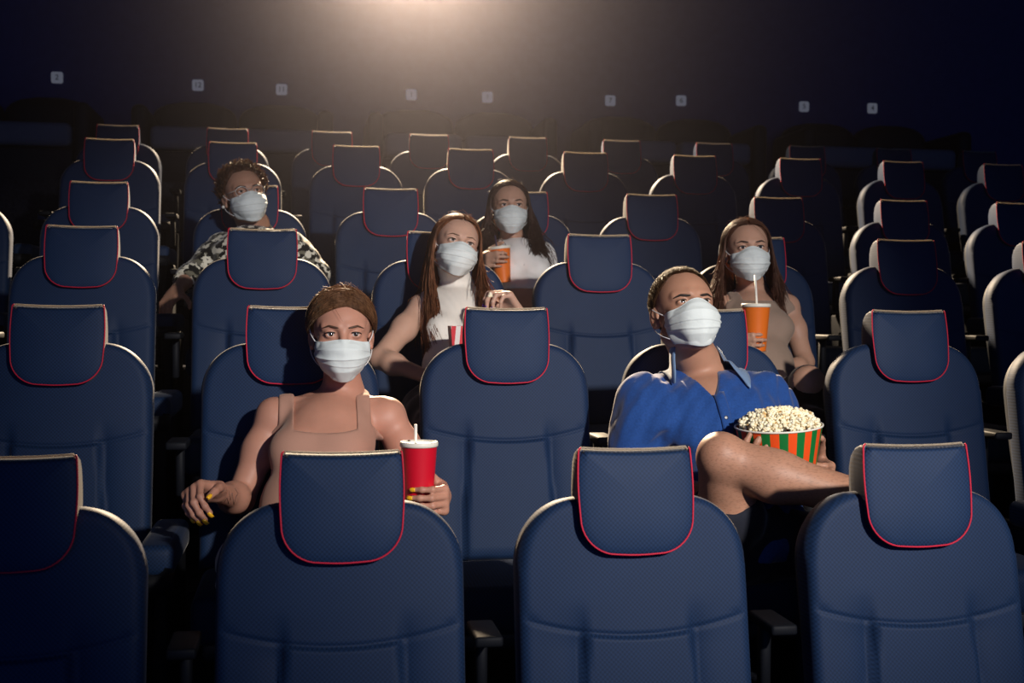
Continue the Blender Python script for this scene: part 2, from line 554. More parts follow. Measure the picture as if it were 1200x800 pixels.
for r in range(1, 7):
    lo, hi = SPAN[r]
    for i in range(lo, hi + 1):
        o = proto if first else copy_tree(proto)
        first = False
        o.location = (ROWX[r - 1] + 0.6 * i + DX.get((r, i), 0.0), ROWY[r - 1], FL[r - 1])
        row = ROWN[r - 1]
        k, kr = i - lo + 1, hi - i + 1
        if (r, i) in SPECIAL and SPECIAL[(r, i)]:
            lab = 'navy cinema seat in the %s, %s' % (row, SPECIAL[(r, i)])
        elif i == lo: lab = 'empty navy cinema seat with red-piped headrest, leftmost of the %s' % row
        elif i == hi: lab = 'empty navy cinema seat with red-piped headrest, rightmost of the %s' % row
        else: lab = 'empty navy cinema seat with red-piped headrest, %s, %s from the left' % (row, ORD[k])
        tag(o, lab, 'seat', 'cinema seats in the ' + row)
        SEATS[(r, i)] = o

# ------------------------------------------------------------------ two-seat sofas along the back wall, number plates above them
SOFA_Y = 6.62
def make_sofa():
    root = empty('loveseat')
    for sx in (-1, 1):
        # high rounded back cushion
        vs, fs = [], []
        nx, nz = 22, 18
        for side in (0, 1):
            for i in range(nz + 1):
                for j in range(nx + 1):
                    u = -1 + 2 * j / nx; w = i / nz
                    hw = 0.30 * (1 if w < 0.55 else math.sqrt(max(0.05, 1 - ((w - 0.55) / 0.46) ** 4)))
                    e = max(abs(u) ** 6, (w if w > 0.5 else 0) ** 12)
                    y = (0.10 - 0.07 * e + 0.0) * (-1 if side == 0 else 1)
                    if side == 0: y -= 0.02 * math.sin(math.pi * w)
                    vs.append((sx * 0.305 + u * hw, 0.20 + y + 0.06 * w, 0.30 + 0.44 * w))
        off = (nx + 1) * (nz + 1)
        for i in range(nz):
            for j in range(nx):
                a = i * (nx + 1) + j
                fs.append((a, a + 1, a + nx + 2, a + nx + 1)); fs.append((off + a, off + a + nx + 1, off + a + nx + 2, off + a + 1))
        for i in range(nz):
            a, b = i * (nx + 1), (i + 1) * (nx + 1)
            fs.append((a, b, off + b, off + a)); a += nx; b += nx; fs.append((a, off + a, off + b, b))
        for j in range(nx):
            fs.append((j, off + j, off + j + 1, j + 1)); a = nz * (nx + 1) + j; fs.append((a, a + 1, off + a + 1, off + a))
        mesh_obj('back_cushion', vs, fs, M_sofa, root)
        MB().box((sx * 0.285, -0.10, 0.40), (0.545, 0.56, 0.16), 0.045, 4).build('seat_cushion', M_sofacush, root)
        MB().box((sx * 0.625, -0.06, 0.33), (0.11, 0.66, 0.58), 0.045, 3).build('arm', M_sofa, root)
    MB().box((0, -0.06, 0.17), (1.14, 0.60, 0.28), 0.02, 2).build('base', M_sofa, root)
    return root
PLATES = [(67, 91, '2'), (232, 100, '12'), (330, 105, '11'), (482, 111, '1'), (571, 114, '1'), (715, 118, '7'), (798, 118, '6'), (942, 125, '5'), (1022, 127, '4')]
pl_x = [at(u, v, WALL_Y)[0] for u, v, _ in PLATES]
sofa_x = [pl_x[0] - 0.30, (pl_x[1] + pl_x[2]) / 2, (pl_x[3] + pl_x[4]) / 2, (pl_x[5] + pl_x[6]) / 2, (pl_x[7] + pl_x[8]) / 2]
sp = make_sofa()
for k, x in enumerate(sofa_x):
    o = sp if k == 0 else copy_tree(sp)
    o.location = (x, SOFA_Y, PLAT_Z)
    tag(o, 'dark two-seat sofa against the back wall, %s from the left' % ORD[k + 1], 'sofa', 'two-seat sofas along the back wall')

def make_text(name, s, size, m, parent, loc, depth=0.002):
    cu = bpy.data.curves.new(name, 'FONT')
    cu.body = s; cu.size = size; cu.extrude = depth; cu.align_x = 'CENTER'; cu.align_y = 'CENTER'
    o = bpy.data.objects.new(name, cu)
    COL.objects.link(o)
    dg = bpy.context.evaluated_depsgraph_get()
    me = bpy.data.meshes.new_from_object(o.evaluated_get(dg))
    bpy.data.objects.remove(o)
    me.materials.clear(); me.materials.append(m)
    q = bpy.data.objects.new(name, me)
    COL.objects.link(q)
    q.parent = parent
    q.location = loc
    q.rotation_euler = (math.pi / 2, 0, 0)
    return q
PN = ['at the far left', 'above left end of second sofa from left', 'above right end of second sofa from left',
      'above the left end of the middle sofa', 'above the right end of the middle sofa', 'above the left end of the fourth sofa from left',
      'above the right end of the fourth sofa from left', 'above the left end of the rightmost sofa', 'above the right end of the rightmost sofa']
for k, (u, v, s) in enumerate(PLATES):
    p = at(u, v, WALL_Y)
    e = empty('number_plate', (p[0], WALL_Y, p[2]))
    tag(e, 'pale number plate on back wall ' + PN[k], 'sign', 'number plates on the back wall')
    ol = []
    for (cx, cz, a0) in ((.026, .026, 0), (-.026, .026, 90), (-.026, -.026, 180), (.026, -.026, 270)):
        ol += arc(cx, cz, .016, .016, a0, a0 + 90, 6)
    K = len(ol); rg_ = [(1.0, 0.0), (1.0, -.008), (.95, -.011), (.84, -.011), (.82, -.009)]
    vs = [(x * f_, y_, z * f_) for f_, y_ in rg_ for x, z in ol]
    fs = [(i * K + k, i * K + (k + 1) % K, (i + 1) * K + (k + 1) % K, (i + 1) * K + k) for i in range(len(rg_) - 1) for k in range(K)] + [tuple((len(rg_) - 1) * K + k for k in range(K))]
    mesh_obj('plate', vs, fs, M_plate, e, smooth=False)
    make_text('numeral', s, 0.055, M_digit, e, (0, -0.0105, 0))

# projection port the beam comes from, high in the back wall
pp = empty('projection_port', (PROJ_POS[0], WALL_Y, PROJ_POS[2]))
tag(pp, 'projection window frame high in the middle of the back wall', 'projection window')
fr = MB()
for (dx, dz, w, h) in ((0, .17, .62, .05), (0, -.17, .62, .05), (-.285, 0, .05, .3), (.285, 0, .05, .3)):
    fr.box((dx, -0.02, dz), (w, 0.04, h), 0.004, 1)
fr.build('frame', M_metal, pp)
MB().box((0, -0.18, -0.225), (0.80, 0.34, 0.03), 0.004, 1).build('beam_block', M_shell, pp)  # unseen slab added to keep the beam off the sofas
# ------------------------------------------------------------------ organic surfaces: a blended distance field turned into one mesh
def V(*a): return np.array(a, float)
def unit(v): return np.asarray(v, float) / (np.linalg.norm(v) + 1e-12)

class Prim:
    __slots__ = ('t', 'a', 'b', 'ra', 'rb', 'R', 'k', 'op', 'bc', 'br', 'g')
def cap(a, b, ra, rb, k=0.012, op=1, g=''):
    p = Prim(); p.t = 0; p.a = np.array(a, float); p.b = np.array(b, float); p.ra = ra; p.rb = rb; p.k = k; p.op = op; p.g = g; p.R = None
    p.bc = (p.a + p.b) / 2; p.br = np.linalg.norm(p.b - p.a) / 2 + max(ra, rb); return p
def ell(c, r, R=None, k=0.012, op=1, g=''):
    p = Prim(); p.t = 1; p.a = np.array(c, float); p.b = np.array(r, float); p.R = np.eye(3) if R is None else np.array(R, float)
    p.k = k; p.op = op; p.g = g; p.ra = p.rb = 0; p.bc = p.a; p.br = max(r); return p
def rbox(c, hs, rad, R=None, k=0.008, op=1, g=''):
    p = Prim(); p.t = 2; p.a = np.array(c, float); p.b = np.array(hs, float); p.R = np.eye(3) if R is None else np.array(R, float)
    p.ra = rad; p.rb = 0; p.k = k; p.op = op; p.g = g; p.bc = p.a; p.br = float(np.linalg.norm(hs)); return p

def prim_d(p, P, infl=0.0):
    if p.t == 0:
        ab = p.b - p.a; q = P - p.a
        tt = np.clip(q @ ab / (ab @ ab + 1e-12), 0, 1)
        return np.linalg.norm(q - tt[:, None] * ab, axis=1) - (p.ra + (p.rb - p.ra) * tt) - infl
    q = (P - p.a) @ p.R
    if p.t == 1:
        r = p.b + infl
        k0 = np.linalg.norm(q / r, axis=1); k1 = np.linalg.norm(q / (r * r), axis=1)
        return k0 * (k0 - 1) / (k1 + 1e-9)
    h = np.abs(q) - (p.b - p.ra)
    return np.linalg.norm(np.maximum(h, 0), axis=1) + np.minimum(h.max(axis=1), 0) - p.ra - infl

def field(prims, P, infl=0.0, margin=0.05):
    d = np.full(len(P), 0.5)
    for p in prims:
        m = ((P - p.bc) ** 2).sum(1) < (p.br + abs(infl) + margin) ** 2
        if not m.any(): continue
        idx = np.nonzero(m)[0]
        q = prim_d(p, P[idx], infl if p.op > 0 else 0.0)
        a = d[idx]; k = p.k
        if p.op > 0:
            h = np.maximum(k - np.abs(a - q), 0) / k
            d[idx] = np.minimum(a, q) - h * h * k * 0.25
        else:
            h = np.maximum(k - np.abs(a + q), 0) / k
            d[idx] = np.maximum(a, -q) + h * h * k * 0.25
    return d

def axis_coords(lo, hi, h, fine):
    """grid lines from lo to hi at spacing h, closer inside the fine intervals"""
    xs = [lo]
    while xs[-1] < hi:
        st = h
        for (a, b, hf) in fine:
            if a - h <= xs[-1] <= b: st = min(st, hf)
        xs.append(xs[-1] + st)
    return np.array(xs)

def polygonize(fn, xs, ys, zs, B=6, smooth=1):
    nx, ny, nz = ((len(c) - 1) // B * B + B + 1 for c in (xs, ys, zs))
    def ext(c, n):
        st = c[-1] - c[-2]
        return np.concatenate([c, c[-1] + st * np.arange(1, n - len(c) + 1)])
    xs, ys, zs = ext(xs, nx), ext(ys, ny), ext(zs, nz)
    bx, by, bz = (nx - 1) // B, (ny - 1) // B, (nz - 1) // B
    def ctr(c, nb): return (c[0:nb * B:B] + c[B::B]) / 2, (c[B::B] - c[0:nb * B:B]) / 2
    (cx, hx), (cy, hy), (cz, hz) = ctr(xs, bx), ctr(ys, by), ctr(zs, bz)
    g = np.stack(np.meshgrid(cx, cy, cz, indexing='ij'), -1).reshape(-1, 3)
    hd = np.sqrt(hx[:, None, None] ** 2 + hy[None, :, None] ** 2 + hz[None, None, :] ** 2).reshape(-1)
    dc = fn(g)
    keep = np.nonzero(np.abs(dc) < hd * 1.35 + 0.006)[0]
    D = np.repeat(np.repeat(np.repeat(np.where(dc > 0, 1.0, -1.0).reshape(bx, by, bz).astype(np.float32), B, 0), B, 1), B, 2)
    D = np.pad(D, ((0, 1), (0, 1), (0, 1)), mode='edge')
    ki, kj, kk = np.unravel_index(keep, (bx, by, bz))
    o = np.arange(B + 1)
    CH = 3000
    for s in range(0, len(keep), CH):
        I = (ki[s:s + CH, None] * B + o)[:, :, None, None]
        J = (kj[s:s + CH, None] * B + o)[:, None, :, None]
        K = (kk[s:s + CH, None] * B + o)[:, None, None, :]
        I, J, K = np.broadcast_arrays(I, J, K)
        I, J, K = I.ravel(), J.ravel(), K.ravel()
        P = np.stack([xs[I], ys[J], zs[K]], 1)
        D[I, J, K] = fn(P)
    neg = D < 0
    cnt = np.zeros((nx - 1, ny - 1, nz - 1), np.uint8)
    for a in (0, 1):
        for b in (0, 1):
            for c in (0, 1):
                cnt += neg[a:nx - 1 + a, b:ny - 1 + b, c:nz - 1 + c]
    act = np.argwhere((cnt > 0) & (cnt < 8))
    vid = np.full(cnt.shape, -1, np.int32)
    vid[act[:, 0], act[:, 1], act[:, 2]] = np.arange(len(act))
    acc = np.zeros((len(act), 3)); w = np.zeros(len(act))
    corners = [(a, b, c) for a in (0, 1) for b in (0, 1) for c in (0, 1)]
    for c0 in corners:
        for ax in range(3):
            if c0[ax] == 1: continue
            c1 = list(c0); c1[ax] = 1
            A = act + np.array(c0); Bq = act + np.array(c1)
            d0 = D[A[:, 0], A[:, 1], A[:, 2]]; d1 = D[Bq[:, 0], Bq[:, 1], Bq[:, 2]]
            m = (d0 < 0) != (d1 < 0)
            tt = np.where(m, d0 / (d0 - d1 + 1e-20), 0)
            P0 = np.stack([xs[A[:, 0]], ys[A[:, 1]], zs[A[:, 2]]], 1); P1 = np.stack([xs[Bq[:, 0]], ys[Bq[:, 1]], zs[Bq[:, 2]]], 1)
            acc += np.where(m[:, None], P0 + tt[:, None] * (P1 - P0), 0); w += m
    verts = acc / np.maximum(w, 1)[:, None]
    faces = []
    for ax in range(3):
        sl0 = [slice(None)] * 3; sl1 = [slice(None)] * 3
        sl0[ax] = slice(0, -1); sl1[ax] = slice(1, None)
        n0 = neg[tuple(sl0)]; n1 = neg[tuple(sl1)]
        e = np.argwhere(n0 != n1)
        b_, c_ = [(1, 2), (2, 0), (0, 1)][ax]
        ok = (e[:, b_] > 0) & (e[:, c_] > 0) & (e[:, b_] < neg.shape[b_] - 1) & (e[:, c_] < neg.shape[c_] - 1)
        e = e[ok]
        def vv(db, dc_):
            q = e.copy(); q[:, b_] += db; q[:, c_] += dc_
            return vid[q[:, 0], q[:, 1], q[:, 2]]
        quad = np.stack([vv(-1, -1), vv(0, -1), vv(0, 0), vv(-1, 0)], 1)
        flip = ~n0[e[:, 0], e[:, 1], e[:, 2]]
        quad[flip] = quad[flip][:, ::-1]
        faces.append(quad)
    faces = np.concatenate(faces)
    faces = faces[(faces >= 0).all(1)]
    for _ in range(smooth):
        s = np.zeros_like(verts); c = np.zeros(len(verts))
        for a in range(4):
            i, j = faces[:, a], faces[:, (a + 1) % 4]
            for q in range(3):
                s[:, q] += np.bincount(i, verts[j, q], len(verts)) + np.bincount(j, verts[i, q], len(verts))
            c += np.bincount(i, minlength=len(verts)) + np.bincount(j, minlength=len(verts))
        verts = verts * 0.5 + 0.5 * s / np.maximum(c, 1)[:, None]
    return verts, faces

def np_mesh(name, verts, faces, m, parent=None, mats=None, mat_idx=None):
    me = bpy.data.meshes.new(name)
    nf, k = faces.shape
    me.vertices.add(len(verts)); me.vertices.foreach_set('co', np.ascontiguousarray(verts, np.float32).ravel())
    me.loops.add(nf * k); me.loops.foreach_set('vertex_index', np.ascontiguousarray(faces, np.int32).ravel())
    me.polygons.add(nf); me.polygons.foreach_set('loop_start', np.arange(0, nf * k, k, dtype=np.int32))
    me.polygons.foreach_set('use_smooth', np.ones(nf, bool))
    for q in (mats or [m]): me.materials.append(q)
    if mat_idx is not None: me.polygons.foreach_set('material_index', mat_idx.astype(np.int32))
    me.update(calc_edges=True); me.validate()
    o = bpy.data.objects.new(name, me); COL.objects.link(o)
    if parent is not None:
        o.parent = parent
        o.matrix_parent_inverse = Matrix.Translation(-Vector(parent.location))
    return o

def grow(name, prims, m, parent, h, fine=((), (), ()), infl=0.0, cut=None, disp=None, smooth=1, pad=0.02):
    lo = np.min([p.bc - p.br for p in prims if p.op > 0], axis=0) - pad - infl
    hi = np.max([p.bc + p.br for p in prims if p.op > 0], axis=0) + pad + infl
    def fn(P):
        d = field(prims, P, infl)
        if disp is not None: d = d + disp(P)
        if cut is not None: d = cut(P, d)
        return d
    ax = [axis_coords(lo[i], hi[i], h, fine[i]) for i in range(3)]
    v, f = polygonize(fn, *ax, smooth=smooth)
    return np_mesh(name, v, f, m, parent)

def smax(a, b, k=0.004):
    h = np.maximum(k - np.abs(a - b), 0) / k
    return np.maximum(a, b) + h * h * k * 0.25

def lift(o, parent):
    o.parent = parent
    o.matrix_parent_inverse = Matrix.Translation(-Vector(parent.location))
    return o

def strands_mesh(name, paths, r0, m, parent, seg=4, taper=True):
    """many thin hair locks: paths (S, n, 3)"""
    S_, n, _ = paths.shape
    t = np.zeros_like(paths)
    t[:, 1:-1] = paths[:, 2:] - paths[:, :-2]; t[:, 0] = paths[:, 1] - paths[:, 0]; t[:, -1] = paths[:, -1] - paths[:, -2]
    t /= np.linalg.norm(t, axis=2, keepdims=True) + 1e-9
    ref = np.tile(np.array([0.31, 0.9, 0.3]), (S_, n, 1))
    u = np.cross(t, ref); u /= np.linalg.norm(u, axis=2, keepdims=True) + 1e-9
    w = np.cross(t, u)
    rr = np.asarray(r0, float)
    rr = rr[:, None] if rr.ndim else np.full((S_, 1), float(rr))
    prof_ = np.sin(np.linspace(0.25, 1, n) * math.pi * 0.94)[None, :] ** 0.6 if taper else np.ones((1, n))
    rad = (rr * prof_)[..., None]
    an = 2 * math.pi * np.arange(seg) / seg
    vs = paths[:, :, None, :] + rad[:, :, None, :] * (np.cos(an)[None, None, :, None] * u[:, :, None, :] + np.sin(an)[None, None, :, None] * w[:, :, None, :])
    vs = vs.reshape(-1, 3)
    i, j, k = np.meshgrid(np.arange(S_), np.arange(n - 1), np.arange(seg), indexing='ij')
    base = i * n * seg + j * seg
    k2 = (k + 1) % seg
    f = np.stack([base + k, base + k2, base + seg + k2, base + seg + k], -1).reshape(-1, 4)
    return np_mesh(name, vs, f, m, parent)

# ------------------------------------------------------------------ people
def skin_mat(name, color, red=0.0, hairy=False):
    m = mat(name, color, rough=0.50, spec=0.36, sss=0.14)
    t = NT(m); v = t.obj()
    nz = t.noise(v, 22, 4)
    c0 = tuple(c * 0.86 for c in color); c1 = tuple(min(1, c * 1.10) for c in color)
    col = t.mix(nz, c0, c1)
    if hairy:
        sz_ = t.n('ShaderNodeSeparateXYZ'); t.l(v, sz_.inputs[0]); legs_only = t.math('LESS_THAN', sz_.outputs[2], 0.975)
        x = t.n('ShaderNodeTexNoise'); x.inputs['Scale'].default_value = 190; x.inputs['Detail'].default_value = 3
        mp = t.n('ShaderNodeMapping'); mp.inputs['Scale'].default_value = (0.55, 1, 1.6); t.l(v, mp.inputs['Vector']); t.l(mp.outputs[0], x.inputs['Vector'])
        fac = t.ramp(x.outputs['Fac'], [(0.50, (0, 0, 0)), (0.68, (0.38, 0.38, 0.38))])
        col = t.mix(t.math('MULTIPLY', fac, legs_only), col, tuple(c * 0.35 for c in color))
    t.l(col, t.b.inputs['Base Color'])
    t.bump(t.noise(v, 420, 2), 0.10, 0.0006)
    return m
def hair_mat(name, color, tip=None):
    m = mat(name, color, rough=0.48, spec=0.18, sheen=0.12, sheen_rough=0.3, sheen_tint=(1, 0.85, 0.6))
    t = NT(m); v = t.obj()
    mp = t.n('ShaderNodeMapping'); mp.inputs['Scale'].default_value = (1, 1, 0.12); t.l(v, mp.inputs['Vector'])
    nz = t.noise(mp.outputs[0], 160, 3)
    t.l(t.ramp(nz, [(0.3, tuple(c * 0.55 for c in color)), (0.7, tip or tuple(c * 1.5 for c in color))]), t.b.inputs['Base Color'])
    # fibres let some of the light from behind through
    q = t.t; tr = q.nodes.new('ShaderNodeBsdfTranslucent'); c_ = tip or color
    tr.inputs['Color'].default_value = (min(1, c_[0] * 3.2), min(1, c_[1] * 2.6), min(1, c_[2] * 2.0), 1)
    mx = q.nodes.new('ShaderNodeMixShader'); mx.inputs[0].default_value = 0.24
    q.links.new(t.b.outputs[0], mx.inputs[1]); q.links.new(tr.outputs[0], mx.inputs[2]); q.links.new(mx.outputs[0], q.nodes['Material Output'].inputs['Surface'])
    return m
def cloth_mat(name, color, var=0.15, rough=0.85, scale=260, sheen=0.3):
    m = mat(name, color, rough=rough, spec=0.25, sheen=sheen, sheen_tint=(1, 0.92, 0.8))
    t = NT(m); v = t.obj(); nz = t.noise(v, scale, 3)
    t.l(t.mix(nz, tuple(c * (1 - var) for c in color), tuple(min(1, c * (1 + var)) for c in color)), t.b.inputs['Base Color'])
    t.bump(nz, 0.25, 0.001)
    return m
M_mask = mat('pale_mask_fabric', (0.68, 0.735, 0.725), rough=0.75, spec=0.25, sss=0.0)
t = NT(M_mask); t.bump(t.noise(t.obj(), 90, 4), 0.25, 0.002)
M_loop = mat('white_elastic', (0.75, 0.75, 0.74), rough=0.7)
M_white_eye = mat('eye_white', (0.72, 0.70, 0.68), rough=0.2, spec=0.6)
M_lash = mat('dark_lashes', (0.012, 0.008, 0.007), rough=0.6)
M_iris = {}
def iris(c):
    if c not in M_iris: M_iris[c] = mat('iris', c, rough=0.12, spec=0.8)
    return M_iris[c]
M_pupil = mat('pupil', (0.004, 0.004, 0.005), rough=0.08, spec=0.8)

def rot_head(yaw, pitch, roll):
    """columns: picture right, back, up.  yaw>0 turns the face to the picture's right, pitch>0 looks up, roll>0 leans to the picture's right"""
    yw, pt, rl = (math.radians(a) for a in (yaw, pitch, roll))
    Rz = np.array([[math.cos(yw), -math.sin(yw), 0], [math.sin(yw), math.cos(yw), 0], [0, 0, 1]])
    Rx = np.array([[1, 0, 0], [0, math.cos(-pt), -math.sin(-pt)], [0, math.sin(-pt), math.cos(-pt)]])
    Ry = np.array([[math.cos(rl), 0, math.sin(rl)], [0, 1, 0], [-math.sin(rl), 0, math.cos(rl)]])
    return Rz @ Ry @ Rx

def head_prims(C, R, s=1.0, male=False):
    L = lambda *p: C + R @ (np.array(p, float) * s)
    P = []
    def E(c, r, k=0.012, op=1, Rl=None): P.append(ell(L(*c), np.array(r) * s, R if Rl is None else R @ Rl, k * s, op, 'head'))
    def K(a, b, ra, rb, k=0.012, op=1): P.append(cap(L(*a), L(*b), ra * s, rb * s, k * s, op, 'head'))
    E((0, .014, .030), (.0745, .093, .082))
    E((0, -.026, .014), (.0655, .066, .066), .02)
    E((0, -.030, -.045), (.057 if not male else .060, .058, .060), .02)
    for sx in (-1, 1):
        K((sx * .048, .000, -.062), (sx * .012, -.070, -.100), .020 if not male else .024, .016 if not male else .019, .02)
        E((sx * .040, -.054, -.034), (.026, .027, .024), .018)
        K((sx * .012, -.0845, .0185), (sx * .046, -.068, .019), .0085 if not male else .0105, .007, .014)
        E((sx * .0315, -.1000, .002), (.021, .0175, .0125), .012, -1)
        E((sx * .0315, -.0745, .000), (.0150, .0142, .0140), .004)
        E((sx * .0315, -.0930, -.0004), (.0142, .0130, .0052 if not male else .0044), .0016, -1)
    E((0, -.074, -.099), (.021, .018, .018), .014)
    K((0, -.087, .006), (0, -.108, -.036), .0085, .0115, .010)
    E((0, -.110, -.040), (.012, .011, .010), .008)
    for sx in (-1, 1):
        E((sx * .012, -.101, -.043), (.009, .011, .008), .006)
        E((sx * .008, -.104, -.050), (.004, .006, .004), .003, -1)
    E((0, -.091, -.068), (.024, .012, .006), .006); E((0, -.089, -.077), (.021, .012, .006), .006)
    for sx in (-1, 1):                                       # ears
        a = math.radians(sx * -20)
        Rl = np.array([[math.cos(a), -math.sin(a), 0], [math.sin(a), math.cos(a), 0], [0, 0, 1]])
        E((sx * .0775, .014, -.010), (.0065, .0175, .031), .006, 1, Rl)
        E((sx * .0845, .008, -.006), (.006, .0095, .019), .004, -1, Rl)
        E((sx * .076, .004, -.034), (.006, .008, .009), .006)
    return P, L

def hand_prims(W, f, nrm, side, curls, spread=0.0, s=1.0, thumb=(0.55, 0.75, 0.25, 0.3), thumb_curl=(10, 25), g='hand'):
    """W wrist, f along the fingers, nrm out of the palm, side +1/-1 which way the thumb lies (side * nrm x f)"""
    f = unit(f); nrm = unit(nrm - f * (nrm @ f)); th = side * np.cross(nrm, f)
    R = np.stack([th, f, nrm], 1)
    P, tips = [], []
    X = lambda a, b, c: W + s * (a * th + b * f + c * nrm)
    P.append(rbox(X(0.0, .052, 0), np.array([.039, .046, .0135]) * s, .013 * s, R, .012, 1, g))
    P.append(ell(X(0.0, .018, 0), np.array([.030, .030, .017]) * s, R, .015, 1, g))
    P.append(ell(X(.022, .030, .008), np.array([.018, .030, .014]) * s, R, .012, 1, g))
    lens = [(.043, .026, .021), (.047, .029, .022), (.043, .027, .021), (.034, .020, .019)]
    offs = [(.0285, .090), (.0095, .095), (-.0095, .091), (-.0275, .082)]
    rad = [.0087, .0090, .0085, .0075]
    for q in range(4):
        base = X(offs[q][0], offs[q][1], 0)
        sp = math.radians(spread) * (1.5 - q)
        d0 = f * math.cos(sp) + th * math.sin(sp)
        ang = 0.0; p = base
        cs = curls[q]
        for j in range(3):
            ang += math.radians(cs[j])
            d = d0 * math.cos(ang) + nrm * math.sin(ang)
            e = p + d * lens[q][j] * s
            r1 = rad[q] * (1 - .08 * j) * s; r2 = rad[q] * (1 - .08 * (j + 1)) * s
            P.append(cap(p, e, r1, r2, .004 if j else .007, 1, g))
            if j < 2: P.append(ell(e, np.array([1, 1, 1]) * r2 * 1.06, None, .003, 1, g))
            p = e
        dors = d0 * math.sin(ang) - nrm * math.cos(ang)
        tips.append((p, d, dors, rad[q] * s))
    tb = X(.030, .022, .004)
    td = unit(thumb[0] * f + thumb[1] * th + thumb[2] * nrm)
    bend = unit(f - td * (f @ td)) * (1 - thumb[3]) + nrm * thumb[3]
    bend = unit(bend - td * (bend @ td))
    p = tb; ang = 0.0
    for j, (ln, ra, rb) in enumerate(((.044, .0135, .0108), (.033, .0108, .0098), (.026, .0098, .0080))):
        if j: ang += math.radians(thumb_curl[j - 1])
        d = td * math.cos(ang) + bend * math.sin(ang)
        e = p + d * ln * s
        P.append(cap(p, e, ra * s, rb * s, .008 if j == 0 else .004, 1, g)); p = e
    dors = td * math.sin(ang) - bend * math.cos(ang)
    tips.append((p, d, dors, .0085 * s))
    return P, tips

def torso_prims(J, male, bulk=1.0):
    H, N, SL, SR = J['H'], J['N'], J['SL'], J['SR']
    up = unit(N - H); rt = unit(SR - SL); rt = unit(rt - up * (rt @ up)); fr = np.cross(rt, up); Lg = np.linalg.norm(N - H)
    R = np.stack([rt, -fr, up], 1)
    P = []
    b = bulk
    P.append(ell(H, np.array([.142, .105, .100]) * b, R, .03, 1, 'torso'))
    P.append(ell(H + up * .33 * Lg + fr * .005, np.array([.108 if not male else .130, .084 if not male else .100, .14]) * b, R, .04, 1, 'torso'))
    P.append(ell(H + up * .70 * Lg, np.array([.118 if not male else .145, .086 if not male else .102, .150]) * b, R, .04, 1, 'torso'))
    r_sh = .040 if not male else .052
    C1 = (SL + SR) / 2
    P.append(cap(SL + fr * .004, SR + fr * .004, r_sh * b, r_sh * b, .035, 1, 'torso'))
    for S_ in (SL, SR):
        P.append(ell(S_ - (S_ - C1) * .05 - up * .012, np.array([.044, .046, .052]) * (1.22 if male else 1.0) * b, R, .025, 1, 'torso'))
        P.append(cap(N + up * .035 - fr * .012, S_ + (C1 - S_) * .35 + up * .028, .027, .022, .030, 1, 'torso'))
        P.append(cap(C1 + (S_ - C1) * .10 + fr * .040 + up * .012, C1 + (S_ - C1) * .85 + fr * .028 + up * .030, .0085, .0085, .016, 1, 'torso'))
        if not male:
            P.append(ell(C1 + (S_ - C1) * .44 - up * .150 + fr * .062, np.array([.048, .042, .050]) * b, R, .035, 1, 'torso'))
        else:
            P.append(ell(C1 + (S_ - C1) * .48 - up * .095 + fr * .060, np.array([.072, .036, .058]) * b, R, .04, 1, 'torso'))
    return P, dict(up=up, rt=rt, fr=fr, R=R, L=Lg, C=C1)

def limb(a, b, c, r, male, g, bulge=0.0):
    P = [cap(a, b, r[0], r[1], .016, 1, g), cap(b, c, r[1] * .97, r[2], .016, 1, g)]
    m = a + (b - a) * .42
    P.append(ell(m, np.array([r[0] * 1.0] * 3), None, .03, 1, g))
    m2 = b + (c - b) * .28
    if g.startswith('leg'): m2 = b + (c - b) * .36 + unit(np.cross(np.cross(c - b, b - a), c - b)) * -.012
    P.append(ell(m2, np.array([r[1] * (1.04 if g[:3] == 'arm' else .94)] * 3), None, .03 if g[:3] == 'arm' else .05, 1, g))
    return P

def nail_mesh(name, tip, d, dors, r, m, parent):
    vs, fs = [], []
    d = unit(d); dors = unit(dors - d * (dors @ d)); sd = np.cross(d, dors)
    n1, n2 = 7, 7
    for i in range(n1):
        v = -1 + 2 * i / (n1 - 1)
        for j in range(n2):
            u = -1 + 2 * j / (n2 - 1)
            wd = .80 * r * (1 - .22 * max(0, v) ** 2 - .25 * max(0, -v) ** 2)
            a = u * 1.0
            p = tip + d * (v * r * .95 + r * .35) + sd * (wd * math.sin(a)) + dors * (r * (.18 + .86 * math.cos(a)) - .35 * r * max(0, v) ** 2)
            vs.append(p)
    for i in range(n1 - 1):
        for j in range(n2 - 1):
            q = i * n2 + j; fs.append((q, q + 1, q + n2 + 1, q + n2))
    o = np_mesh(name, np.array(vs), np.array(fs), m, parent)
    md = o.modifiers.new('thick', 'SOLIDIFY'); md.thickness = 0.0008; md.offset = -1
    return o
def interp(x, xs, ys): return np.interp(x, xs, ys)

